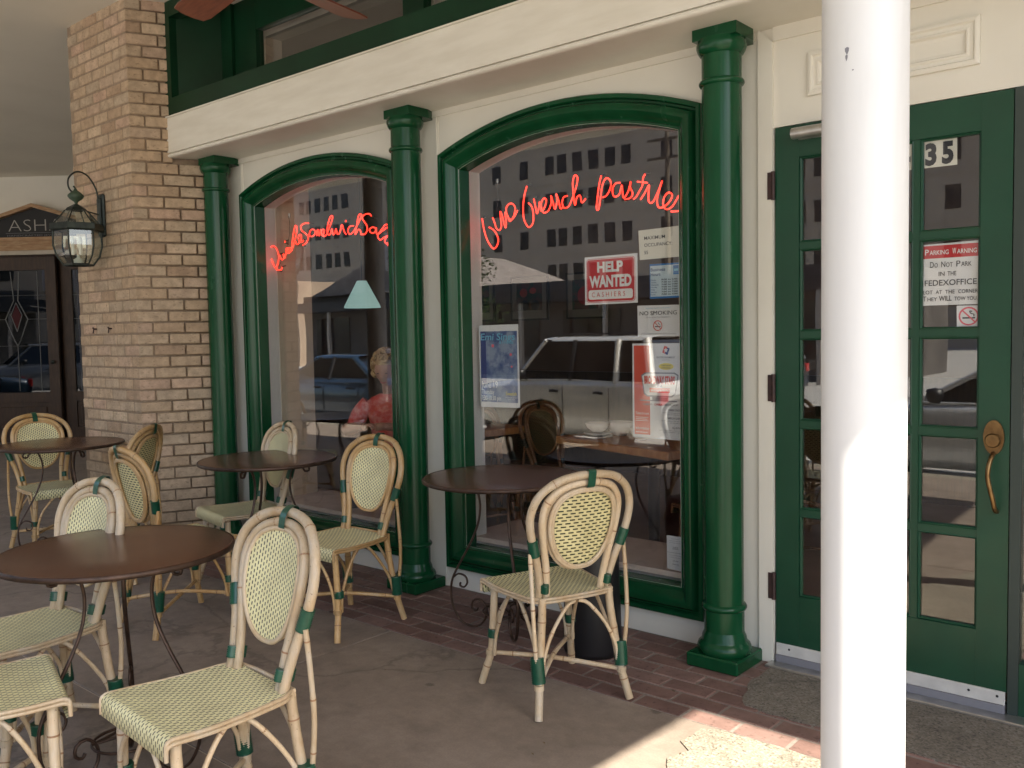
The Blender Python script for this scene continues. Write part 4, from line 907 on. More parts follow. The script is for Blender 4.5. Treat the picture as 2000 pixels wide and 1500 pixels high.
# help wanted
o, c = sheet('help_wanted_sign', 'red and white HELP WANTED sign with CASHIERS handwritten below', 'sign', [(-2.644,1.546),(-2.337,1.548),(-2.337,1.781),(-2.643,1.780)], M['paper'])
sub(o, c, rrect(-2.634,-2.350,1.556,1.770,.018), 1, 'red_line', M['red']); sub(o, c, rrect(-2.6315,-2.3525,1.5585,1.7675,.016), 2, 'white_line', M['white_ink']); sub(o, c, rrect(-2.629,-2.355,1.561,1.765,.014), 3, 'red_field', M['red'])
sub(o, c, rrect(-2.621,-2.363,1.571,1.617,.012), 4, 'white_field', M['white_ink'])
ltr(o, c, [('HELP',-2.492,1.704,.046,.150,'white_ink',.045),('WANTED',-2.492,1.632,.052,.246,'white_ink',.045)], 4)
ltr(o, c, [('C A S H I E R S',-2.503,1.583,.023,.195,'marker',.002)], 6, 'handwriting')
# business hours
o, c = sheet('business_hours_sign', 'pale blue business hours card with blue edges', 'sign', [(-2.270,1.563),(-2.107,1.563),(-2.107,1.723),(-2.270,1.724)], M['blue'])
sub(o, c, rect(-2.266,-2.111,1.572,1.715), 1, 'card_field', M['card_paleblue']); sub(o, c, rect(-2.144,-2.114,1.670,1.712), 2, 'emblem', M['blue']); sub(o, c, rect(-2.140,-2.118,1.686,1.696), 3, 'emblem_band', M['sky_ink'])
ltr(o, c, [('Business',-2.263,1.690,.0145,.078,'navy',.008,'LEFT'),('Hours',-2.263,1.668,.0145,.052,'navy',.008,'LEFT')])
rows_ = [('Monday','8:00 to 3:00'),('Tuesday','7:00 to 7:00'),('Wednesday','7:00 to 7:00'),('Thursday','7:00 to 7:00'),('Friday','7:00 to 7:00'),('Saturday','7:00 to 7:00'),('Sunday','7:00 to 6:00')]
ltr(o, c, [(d,-2.263,1.646-.0112*i,.0062,None,'navy',.0,'LEFT') for i,(d,_) in enumerate(rows_)]+[(h,-2.206,1.646-.0112*i,.0065,.085,'ink',.02,'LEFT') for i,(_,h) in enumerate(rows_)])
# no smoking (window)
def no_smoke(o, c, x, z, r, k, colr='orange_red', w=.16):
    q = ring_mb(x-c.x, z-c.z, r*(1-w), r, -.0005*k-.0002); q.build('prohibition_ring', M[colr], o)
    b = MB(); a = math.radians(-45); ca, sa = math.cos(a), math.sin(a); hw = r*w*.45
    b.add([(x-c.x+ca*u-sa*v, -.0005*k-.0003, z-c.z+sa*u+ca*v) for u, v in ((-r*.92,-hw),(r*.92,-hw),(r*.92,hw),(-r*.92,hw))], [(0,1,2,3)]); b.build('prohibition_bar', M[colr], o)
    sub(o, c, rect(x-r*.62,x+r*.30,z-r*.26,z-r*.10), k, 'cigarette', M['ink']); sub(o, c, rect(x+r*.34,x+r*.62,z-r*.26,z-r*.10), k, 'cigarette', M['ink'])
    q = MB(); q.tube(smooth_path([(x-c.x+r*.5,-.0005*k,z-c.z-r*.02),(x-c.x+r*.5,-.0005*k,z-c.z+r*.2),(x-c.x+r*.2,-.0005*k,z-c.z+r*.3),(x-c.x+r*.1,-.0005*k,z-c.z+r*.55),(x-c.x+r*.35,-.0005*k,z-c.z+r*.5)], .003), r*.05, 5); q.build('smoke_curl', M['ink'], o)
o, c = sheet('no_smoking_notice', 'white laminated NO SMOKING notice under the business hours card', 'sign', [(-2.338,1.389),(-2.115,1.386),(-2.114,1.531),(-2.340,1.533)], M['paper'])
ltr(o, c, [('NO SMOKING',-2.226,1.487,.0185,.200,'ink',0),('State law requires notice posted',-2.226,1.517,.0045,.13,'sky_ink'),('this is a smoke free establishment',-2.226,1.474,.006,.13,'ink_grey'),('smoking is prohibited inside and within ten feet of this entrance',-2.226,1.398,.0045,.19,'ink_grey')])
no_smoke(o, c, -2.228, 1.437, .0245, 3)
# event poster
o, c = sheet('theatre_poster', 'tall white poster with red stripe, star emblem and shield shaped title', 'poster', [(-2.373,.907),(-2.103,.905),(-2.099,1.355),(-2.370,1.354)], M['paper'])
sub(o, c, rect(-2.362,-2.275,.922,1.345), 1, 'red_stripe', M['orange_red'])
star = [(-2.186+r*math.cos(math.radians(a)), 1.322+r*math.sin(math.radians(a))) for k in range(5) for r, a in ((.013,90+72*k),(.0055,126+72*k))]
sub(o, c, [(-2.206,1.312),(-2.178,1.300),(-2.166,1.330),(-2.194,1.343)], 1, 'emblem', M['navy']); sub(o, c, [(-2.206,1.312),(-2.192,1.306),(-2.178,1.338),(-2.194,1.343)], 2, 'emblem', M['orange_red']); sub(o, c, star, 3, 'star', M['white_ink'])
ltr(o, c, [('ENTERTAINMENT',-2.186,1.285,.0085,.098,'ink_grey',.01),('presents',-2.186,1.276,.004,.04,'ink_grey')])
sub(o, c, [(-2.186+.040*math.cos(t),1.247+.016*math.sin(t)) for t in [i*math.pi/12 for i in range(24)]], 1, 'yellow_bubble', M['yellow']); ltr(o, c, [('a new season',-2.186,1.250,.0055,.052,'ink'),('on Broadway',-2.186,1.238,.0055,.048,'ink')], 3)
shield = [(-2.290,1.208),(-2.318,1.212)] and [(-2.322,1.205),(-2.300,1.218),(-2.140,1.219),(-2.120,1.208),(-2.136,1.118),(-2.155,1.104),(-2.290,1.104),(-2.308,1.116)]
sub(o, c, shield, 2, 'shield_border', M['ink_grey']); cs_ = (-2.221,1.163); sub(o, c, [(cs_[0]+(x-cs_[0])*.94, cs_[1]+(z-cs_[1])*.90) for x, z in shield], 3, 'shield_field', M['white_ink'])
ltr(o, c, [('BROADWAY STARS',-2.221,1.166,.034,.165,'orange_red',.05),('the',-2.221,1.150,.012,.03,'navy',.02)], 5); sub(o, c, rect(-2.276,-2.166,1.124,1.146), 4, 'title_band', M['orange_red']); ltr(o, c, [('coming to town',-2.221,1.130,.010,.09,'white_ink',.01)], 5)
sub(o, c, rect(-2.330,-2.130,1.083,1.088), 2, 'rule_line', M['ink_grey']); sub(o, c, rect(-2.262,-2.178,1.088,1.103), 2, 'title_stem', M['ink_grey'])
ltr(o, c, [('COMEDY -',-2.285,1.063,.009,.055,'ink_grey',.02),('OPERA',-2.228,1.063,.009,.045,'red',.03),('- BROADWAY',-2.160,1.063,.009,.078,'ink_grey',.02),('Tickets & more',-2.318,1.018,.012,.072,'white_ink',.005),('Information',-2.318,.947,.012,.072,'white_ink',.005)], 3)
ltr(o, c, [(t,-2.108,z,.0062,w,'ink_grey',.0,'LEFT') for t,z,w in ()]+[(t,-2.105-w/2,z,h,w,'ink_grey',bd_) for t,z,h,w,bd_ in (('SUMMER CONCERT',1.040,.009,.070,.03),('evening performances at eight',1.029,.005,.10,0),('matinee on sunday afternoon',1.021,.005,.08,0),('AMERICAN CLASSICS',1.002,.009,.075,.03),('the full orchestra and chorus',.991,.005,.11,0),('gala opening night',.983,.005,.06,0),('ALL IN FUN',.958,.009,.05,.03),('season tickets on sale at the box office',.947,.005,.12,0),('group rates available on request',.939,.005,.10,0))], 3)
for i, z in enumerate((1.003,.995,.987,.932)): sub(o, c, rect(-2.355,-2.285-.006*(i%2),z,z+.0022), 2, 'small_print', M['white_ink'])
# singer poster
o, c = sheet('concert_poster', 'blue photo poster reading Emi Sings, June 19, taped at the window edge', 'poster', [(-3.361,1.012),(-3.077,1.017),(-3.081,1.461),(-3.364,1.458)], M['paper'])
sub(o, c, rect(-3.352,-3.090,1.042,1.426), 1, 'poster_photo', M['poster_photo']); sub(o, c, rect(-3.352,-3.312,1.042,1.426), 2, 'navy_band', M['navy'])
sub(o, c, disc_poly(-3.262,1.347,.009), 3, 'photo_figure', M['pink']);
sub(o, c, disc_poly(-3.135,1.30,.008), 3, 'photo_figure', M['pink']); sub(o, c, disc_poly(-3.13,1.235,.006), 3, 'photo_figure', M['pink'])
ltr(o, c, [('Emi Sings',-3.348,1.378,.036,.245,'sky_ink',.012,'LEFT',.1),('& Friends',-3.165,1.358,.018,.10,'sky_ink',.01),('June 19',-3.348,1.120,.036,.118,'white_ink',.012,'LEFT'),('Thursday',-3.348,1.086,.024,.092,'white_ink',.008,'LEFT'),('7:30-10:30 pm',-3.348,1.052,.024,.140,'white_ink',.008,'LEFT'),('Sweetish',-3.135,1.082,.018,.075,'yellow',.01)], 5)
ltr(o, c, [('live jazz and french songs',-3.135,1.068,.005,.08,'white_ink'),('call for a table',-3.135,1.058,.005,.05,'white_ink')], 5)
# small notice low in the window
o, c = sheet('small_notice', 'small typed white notice low in the corner of the window', 'sign', [(-2.190,.296),(-2.097,.291),(-2.096,.455),(-2.191,.454)], M['paper'])
ltr(o, c, [(t,-2.143,z,h,w,'ink_grey',b_) for t,z,h,w,b_ in (('to our guests',.440,.005,.04,0),('please order at the counter first',.430,.004,.07,0),('and then take a seat outside',.421,.004,.062,0),('we thank you',.400,.006,.03,.02),('LUNCH',.392,.006,.03,.02),('soup of the day and half sandwich',.362,.004,.07,0),('served with a small green salad',.352,.004,.066,0),('all day',.335,.006,.03,.02),('THANK YOU',.318,.006,.035,.02))]); sub(o, c, rect(-2.188,-2.099,.3745,.3760), 2, 'rule_line', M['ink_grey'])
# door stickers
def dsheet(name, label, cat, poly, mat): return sheet(name, label, cat, poly, mat, Y=.0255)
o, c = dsheet('house_number', 'white stickers with black number 35 on the door glass', 'house number', [(-1.0460,2.000),(-.926,1.999),(-.927,2.097),(-1.0460,2.098)], M['paper_cream'])
ltr(o, c, [('3',-1.016,2.012,.072,.040,'ink',.05),('5',-.958,2.012,.072,.040,'ink',.05)])
o, c = dsheet('house_number', 'white sticker with black number 4 beside the vertical door bar', 'house number', [(-1.190,2.000),(-1.083,2.000),(-1.083,2.096),(-1.190,2.096)], M['paper_cream'])
ltr(o, c, [('4 4',-1.136,2.012,.072,.095,'ink',.05)])
o, c = dsheet('parking_warning_sign', 'white and red PARKING WARNING sign on the door glass', 'sign', [(-1.045,1.490),(-.8445,1.490),(-.8445,1.720),(-1.045,1.716)], M['paper'])
sub(o, c, rect(-1.043,-.8465,1.664,1.711), 1, 'red_field', M['red'])
def smallcaps(words, x, z, h, w, col_, k):
    """words drawn with a taller first letter"""
    tot = sum((1.0+.74*(len(t)-1)) if cap else .74*len(t) for t, cap in words)+.6*(len(words)-1); u = w/tot; cx = x-w/2; it = []
    for t, cap in words:
        if cap:
            it.append((t[0],cx+u*.5,z,h,u*.82,col_,.004)); cx += u
            if len(t) > 1: it.append((t[1:],cx+u*.37*(len(t)-1),z,h*.78,u*.70*(len(t)-1),col_,.004)); cx += .74*u*(len(t)-1)
        else: it.append((t,cx+u*.37*len(t),z,h*.78,u*.70*len(t),col_,.004)); cx += .74*u*len(t)
        cx += .6*u
    ltr(o, c, it, k)
smallcaps([('PARKING',1),('WARNING',1)],-.945,1.677,.021,.180,'white_ink',4)
smallcaps([('DO',1),('NOT',1),('PARK',1)],-.945,1.630,.021,.145,'ink',3); smallcaps([('IN',0),('THE',0)],-.955,1.598,.020,.062,'ink',3)
ltr(o, c, [('FEDEXOFFICE',-.945,1.563,.0205,.178,'ink',.008)]); smallcaps([('LOT',0),('AT',0),('THE',0),('CORNER',0)],-.945,1.532,.0175,.190,'ink',3)
ltr(o, c, [('T',-1.034,1.506,.018,.012,'ink',.004),('HEY',-1.007,1.506,.0135,.034,'ink',.004),('WILL',-.962,1.506,.018,.044,'ink',.012),('TOW YOU.',-.892,1.506,.0135,.078,'ink',.004)])
o, c = dsheet('no_smoking_sticker', 'small white no smoking sticker with pink red ring on the door', 'sticker', [(-.922,1.4095),(-.8435,1.4045),(-.8445,1.4855),(-.923,1.4865)], M['paper'])
no_smoke(o, c, -.882, 1.447, .034, 2, 'pink', .17)
# ============================================================ NEON
def neon(name, label, strokes, X0):
    xs_ = [p[0] for s in strokes for p in s]; root = empty(name, (sum(xs_)/len(xs_), .125, 1.7)); tag(root, label, 'neon sign', 'red neon script signs')
    for s in strokes:
        P = smooth_path([(x-root.location.x, random.uniform(-.003,.003), z-1.7) for x, z in s], .008)
        q = MB(); q.tube(P, .0036, 8); q.build('tube', M['neon'], root)
        for e, d in ((P[0],P[1]),(P[-1],P[-2])):
            v = (e-d).normalized(); q = MB(); q.tube([e+v*.0005, e+Vector((0,.030,0))+v*.012], .0048, 6); q.build('electrode', M['black_plastic'], root)
    q = MB(); k = strokes[0][0]; q.tube(smooth_path([(X0-root.location.x, .02, 2.23-1.7),(X0+.012-root.location.x,.02,2.18-1.7),(X0-.012-root.location.x,.02,2.05-1.7),(k[0]-root.location.x-.004,.01,k[1]-1.7+.02)], .03), .0022, 6); q.build('cable', M['black_plastic'], root)
    q = MB(); q.cbox(-.008,.008,-.006,.006,0,.03,.002); q.build('hook', M['steel'], root, (X0-root.location.x, .03, 2.22-1.7))
    return root
neon('neon_script_sign', 'red neon script reading Fine french pastries in the second window', NEON_R, -3.27)
neon('neon_script_sign', 'red neon script reading Quiche Sandwich Salad in the first window', NEON_L, -5.15)
# ============================================================ INSIDE THE SHOP
def oak_table(x, y, sx, sy, rz, label):
    t = empty('oak_table', (x,y,.012), rz); tag(t, label, 'table', 'oak tables inside the shop')
    b = MB(); b.cbox(-sx/2,sx/2,-sy/2,sy/2,.700,.748,.006); b.build('table_top', M['orange_table'], t)
    b = MB(); b.lathe([(.24,0),(.24,.02),(.06,.05),(.035,.10),(.035,.66),(.12,.699)], 24); b.build('pedestal', M['black_plastic'], t); return t
oak_table(-2.90,1.12,1.02,.72,math.radians(-16),'honey oak table with white bowls inside the sign covered window')
oak_table(-4.55,1.05,.95,.62,math.radians(-8),'honey oak table in front of the seated woman')
def bowl(x, y, z, r, h, label, plate=False):
    b = MB(); pr = [(.001,0),(r*.45,0),(r*.5,.006),(r*.85,h*.5),(r,h),(r*.97,h),(r*.8,h*.5),(r*.4,.01),(.001,.009)]
    if plate: pr = [(.001,0),(r*.6,0),(r,.014),(r*.99,.018),(r*.58,.006),(.001,.006)]
    b.lathe(pr, 32); tag(b.build('plate' if plate else 'bowl', M['china'], None, (x,y,z)), label, 'plate' if plate else 'bowl', 'white china on the oak table')
TZ = .7605
bowl(-3.20,.965,TZ,.095,.02,'white plate under the nearest white bowl',True); bowl(-3.20,.965,TZ+.019,.088,.02,'second white plate directly under the nearest bowl',True)
bowl(-3.20,.965,TZ+.0385,.078,.055,'white bowl on two stacked plates at the table corner'); bowl(-3.16,1.15,TZ,.088,.085,'deeper white bowl behind the stacked plates'); bowl(-2.92,1.02,TZ,.07,.075,'white bowl half hidden by the tall poster')
# pictures on the back wall, a pendant lamp, a partition
def picture(x0, x1, z0, z1, y, label, mats, shapes, rz=0):
    f = empty('framed_picture', ((x0+x1)/2, y, z0)); tag(f, label, 'picture', 'framed pictures inside the shop')
    o = lambda mb, n, m: setattr(mb.build(n, m, f), 'location', -f.location)
    b = MB(); b.box(x0,x1,y-.02,y,z0,z1); o(b,'mount',M[mats[0]])
    w = (x1-x0)*.16; b = MB(); b.box(x0+w,x1-w,y-.022,y-.0203,z0+w*1.3,z1-w); o(b,'print',M[mats[1]])
    for (a, b_, c_, d_, mt) in shapes:
        q = MB(); q.prism_y([(x0+(x1-x0)*(a+c_*math.cos(t)), z0+(z1-z0)*(b_+d_*math.sin(t))) for t in [i*math.pi/8 for i in range(16)]], y-.024, y-.0225); o(q,'print_shape',M[mt])
    b = MB(); b.add(*sweep(rect(x0,x1,z0,z1), [(0,y),(0,y-.03),(.02,y-.03),(.02,y-.02)])); o(b,'frame',M['dark_wood'])
M['print_dark'] = surf('dark_print', (.03,.06,.03), (.14,.05,.03), 9, .4, lo=.45, hi=.55); M['print_orange'] = surf('orange_print', (.30,.09,.02), (.42,.14,.03), 5, .4)
M['mat_board'] = plain('grey_mat_board', (.34,.30,.26), .6)
picture(-6.46,-5.94,1.54,2.02,3.995,'picture of a red bicycle in a grey mat on the shop back wall',['mat_board','print_dark'],[(.35,.62,.10,.10,'orange_red'),(.6,.66,.09,.07,'orange_red'),(.38,.34,.11,.12,'ink'),(.66,.34,.11,.12,'ink')])
picture(-5.70,-5.22,1.54,2.02,3.995,'reddish brown picture on the shop back wall, centre',['mat_board','print_dark'],[(.5,.5,.2,.2,'red')])
picture(-7.20,-6.70,1.54,2.02,3.995,'narrow green picture on the shop back wall',['mat_board','print_dark'],[(.5,.5,.2,.25,'ink')])
picture(-8.37,-7.75,1.52,2.05,3.995,'large orange picture behind the first window',['print_orange','print_orange'],[(.3,.8,.2,.03,'white_ink'),(.35,.18,.2,.015,'white_ink')])
pl = empty('pendant_lamp', (-6.55,1.95,1.67)); tag(pl, 'pendant lamp with pale mint cone shade inside the first window', 'lamp')
b = MB(); b.lathe([(.17,0),(.165,.02),(.05,.24),(.045,.25),(.045,.242),(.155,.02),(.17,0)], 32); b.build('shade', plain('mint_shade', (.35,.55,.50), .4, emit=(.55,.85,.78), es=.12), pl)
b = MB(); b.tube([(0,0,.24),(0,0,1.77)], .004, 6); b.build('cord', M['black_plastic'], pl)
b = MB(); b.box(-8.3,4.0,3.94,3.995,.012,1.0); tag(b.build('wainscot', M['dark_wood']), 'dark wood wainscot along the shop back wall', 'wall')
b = MB(); b.cbox(-1.0,2.6,2.6,3.2,.012,1.05,.01); b2 = tag(b.build('counter_body', M['orange_table']), 'oak serving counter at the back of the shop', 'counter')
# ============================================================ SEATED WOMAN
def skin_obj(name, pts, edges, radii, mat, parent, sub_=2, root_i=0):
    me = bpy.data.meshes.new(name); me.from_pydata(pts, edges, []); me.materials.append(mat); o = link(name, me, parent)
    md = o.modifiers.new('skin', 'SKIN'); sd_ = me.skin_vertices[0] if me.skin_vertices else None
    if sd_ is None: return o
    for i, r in enumerate(radii): sd_.data[i].radius = (r, r) if not isinstance(r, tuple) else r; sd_.data[i].use_root = (i == root_i)
    s2 = o.modifiers.new('sub', 'SUBSURF'); s2.levels = sub_; s2.render_levels = sub_; md.use_smooth_shade = True; return o
def add_skin_layer(me):
    pass
pe = empty('person', (-4.70,.66,.012), math.radians(205)); pe.scale = (1.06,1.06,1.0); tag(pe, 'woman with short curly blonde hair and coral top seated behind the first window', 'person')
M['skin'] = surf('skin', (.42,.21,.15), (.48,.26,.18), 8, .5, co='Object'); M['coral'] = surf('coral_print_top', (.62,.075,.06), (.68,.22,.18), 22, .7, co='Object', lo=.42, hi=.6)
M['hair'] = surf('curly_blonde_hair', (.34,.20,.08), (.58,.42,.22), 30, .55, co='Object', bs=60, bst=.8, bd=.01); M['trousers'] = plain('dark_trousers', (.03,.03,.05), .8)
# local: +y is where she faces, z up
def lathe_body(name, rings, mat, n=24):
    """rings: (cx, cy, z, rx, ry)"""
    b = MB(); v = []
    for cx, cy_, z, rx, ry in rings:
        for k in range(n): a = 2*math.pi*k/n; v.append((cx+rx*math.cos(a), cy_+ry*math.sin(a), z))
    m = len(rings); b.add(v, [(j*n+k, j*n+(k+1)%n, (j+1)*n+(k+1)%n, (j+1)*n+k) for j in range(m-1) for k in range(n)]+[tuple(range(n))[::-1], tuple((m-1)*n+k for k in range(n))], 0, True); return b
def limb(b, pts, rad): b.tube(smooth_path(pts, .03), [rad[0]+(rad[1]-rad[0])*i/(len(smooth_path(pts,.03))-1) for i in range(len(smooth_path(pts,.03)))], 16)
body = lathe_body('b', [(0,-.02,.44,.16,.12),(0,-.02,.50,.19,.135),(0,-.02,.60,.175,.125),(0,-.01,.70,.165,.115),(0,0,.80,.175,.115),(0,.02,.88,.19,.11),(0,.035,.94,.185,.095),(0,.045,.975,.14,.075),(0,.055,1.0,.085,.06)], M['coral'])
bo = body.build('top', M['coral'], pe)
b = MB(); limb(b, [(.165,.03,.93),(.225,.05,.86),(.255,.09,.76)], (.062,.055)); b.build('sleeve', M['coral'], pe)
b = MB(); limb(b, [(-.165,.03,.93),(-.225,.05,.86),(-.255,.09,.76)], (.062,.055)); b.build('sleeve', M['coral'], pe)
# one continuous skin body: neck, head, forearms and hands
b = MB(); limb(b, [(0,.05,.95),(0,.065,1.02),(0,.085,1.09)], (.055,.050))
hd_ = Vector((0,.115,1.165)); v = []; nU, nV = 28, 20
for j in range(nV+1):
    ph = math.pi*j/nV
    for i in range(nU):
        th = 2*math.pi*i/nU; x = math.sin(ph)*math.cos(th); y = math.sin(ph)*math.sin(th); z = math.cos(ph)
        rx, ry, rz = .074, .092, .112
        if z < 0: rx *= 1-.28*z*z; ry *= 1-.12*z*z
        X, Y, Z = x*rx, y*ry, z*rz
        if y > .5:
            nz = math.exp(-((X/.013)**2)-((Z+.018)/.022)**2)*.022+math.exp(-((X/.010)**2)-((Z-.008)/.025)**2)*.010; Y += nz
            Y -= .010*math.exp(-(((abs(X)-.030)/.014)**2)-((Z-.012)/.012)**2); Y += .006*math.exp(-((X/.024)**2)-((Z+.052)/.008)**2); Y += .010*math.exp(-((X/.02)**2)-((Z+.090)/.018)**2)
        v.append(Vector((X,Y,Z)))
Rn = Matrix.Rotation(math.radians(-22),3,'X'); v = [hd_+Rn@q_ for q_ in v]
b.add(v, [(j*nU+i, j*nU+(i+1)%nU, (j+1)*nU+(i+1)%nU, (j+1)*nU+i) for j in range(nV) for i in range(nU)], 0, True)
for s_ in (-1, 1):
    limb(b, [(s_*.252,.085,.775),(s_*.265,.13,.755),(s_*.235,.23,.775),(s_*.13,.33,.800),(s_*.07,.37,.808)], (.046,.024))
    pal = Vector((s_*.055,.385,.808))
    limb(b, [pal-Vector((-s_*.02,.02,0)), pal, pal+Vector((-s_*.02,.015,.0))], (.026,.026))
    for k in range(4):
        o_ = pal+Vector((-s_*.025,.028-.014*k,.004)); ln_ = (.055,.066,.070,.060)[k]
        limb(b, [o_, o_+Vector((-s_*ln_*.55,.006,.010)), o_+Vector((-s_*ln_*.9,.010,-.004)), o_+Vector((-s_*ln_*1.05,.010,-.020))], (.0085,.0065))
    limb(b, [pal+Vector((s_*.01,-.018,0)), pal+Vector((-s_*.010,-.038,.006)), pal+Vector((-s_*.032,-.046,.002))], (.010,.0075))
    e = Vector((s_*.074,-.005,-.008)); ev = [hd_+Rn@(e+Vector((s_*.008*math.cos(t),.010*math.sin(t)*.7,.022*math.cos(t+.5)))) for t in [i*math.pi/5 for i in range(10)]]; b.tube(ev+[ev[0]], .006, 6)
b.build('skin_body', M['skin'], pe)
b = MB()
for s_ in (-1, 1):
    cc = hd_+Rn@Vector((s_*.029,.084,.012)); b.lathe([(.001,.004),(.006,.003),(.009,0)], 10, c=cc)
b.build('eyes', M['ink'], pe)
b = MB(); cc = [hd_+Rn@Vector((x,.097-.9*abs(x)**1.3,-.052+abs(x)*.12)) for x in (-.022,-.011,0,.011,.022)]; b.tube(cc, [.002,.004,.0045,.004,.002], 6); b.build('mouth', ink('lip_colour', (.42,.10,.09)), pe)
b = MB(); rr = random.Random(11)
for i in range(150):
    th = rr.uniform(0, 2*math.pi); zz = rr.uniform(-.55, 1); r_ = math.sqrt(max(0,1-zz*zz)); d = Vector((r_*math.cos(th), r_*math.sin(th), zz))
    if d.y > .45 and d.z < .62: continue
    p = hd_+Rn@Vector((d.x*.096, d.y*.106-.010, d.z*.128+.008)); R0 = rr.uniform(.012,.021); ax = Vector((rr.uniform(-1,1),rr.uniform(-1,1),rr.uniform(-1,1))).normalized(); u_ = ax.orthogonal().normalized(); w_ = ax.cross(u_); turns = 1.6
    b.tube([p+(u_*math.cos(t)+w_*math.sin(t))*R0*(1-.02*k)+ax*.0045*(k/3) for k, t in enumerate([k*2*math.pi*turns/12 for k in range(13)])], .0062, 5)
v2 = []; 
for j in range(13):
    ph = math.pi*.62*j/12
    for i in range(24):
        th = 2*math.pi*i/24; x, y, z = math.sin(ph)*math.cos(th), math.sin(ph)*math.sin(th), math.cos(ph)
        k = 1.04 if not (y > .35 and z < .55) else .90; v2.append(hd_+Rn@Vector((x*.080*k, y*.094*k-.008, z*.118*k)))
b.add(v2, [(j*24+i, j*24+(i+1)%24, (j+1)*24+(i+1)%24, (j+1)*24+i) for j in range(12) for i in range(24)], 0, True)
b.build('hair', M['hair'], pe)
b = MB()
for s_ in (-1, 1): limb(b, [(s_*.10,-.03,.50),(s_*.12,.18,.51),(s_*.12,.38,.50),(s_*.12,.41,.44),(s_*.12,.37,.25),(s_*.12,.36,.07)], (.085,.045)); b.cbox(s_*.12-.045, s_*.12+.045, .30, .50, .003, .07, .02)
b.build('trousers', M['trousers'], pe)
st = empty('seat_bench', (-4.72,.62,.012), math.radians(205)); tag(st, 'plain dark wooden stool under the seated woman', 'stool')
b = MB(); b.cbox(-.19,.19,-.20,.16,.395,.432,.008); b.build('seat', M['dark_wood'], st)
for sx_ in (-1,1):
    for sy_ in (-1,1): b = MB(); b.tube([(sx_*.16,-.02+sy_*.15,.396),(sx_*.18,-.02+sy_*.17,.0)], .016, 8); b.build('leg', M['dark_wood'], st)
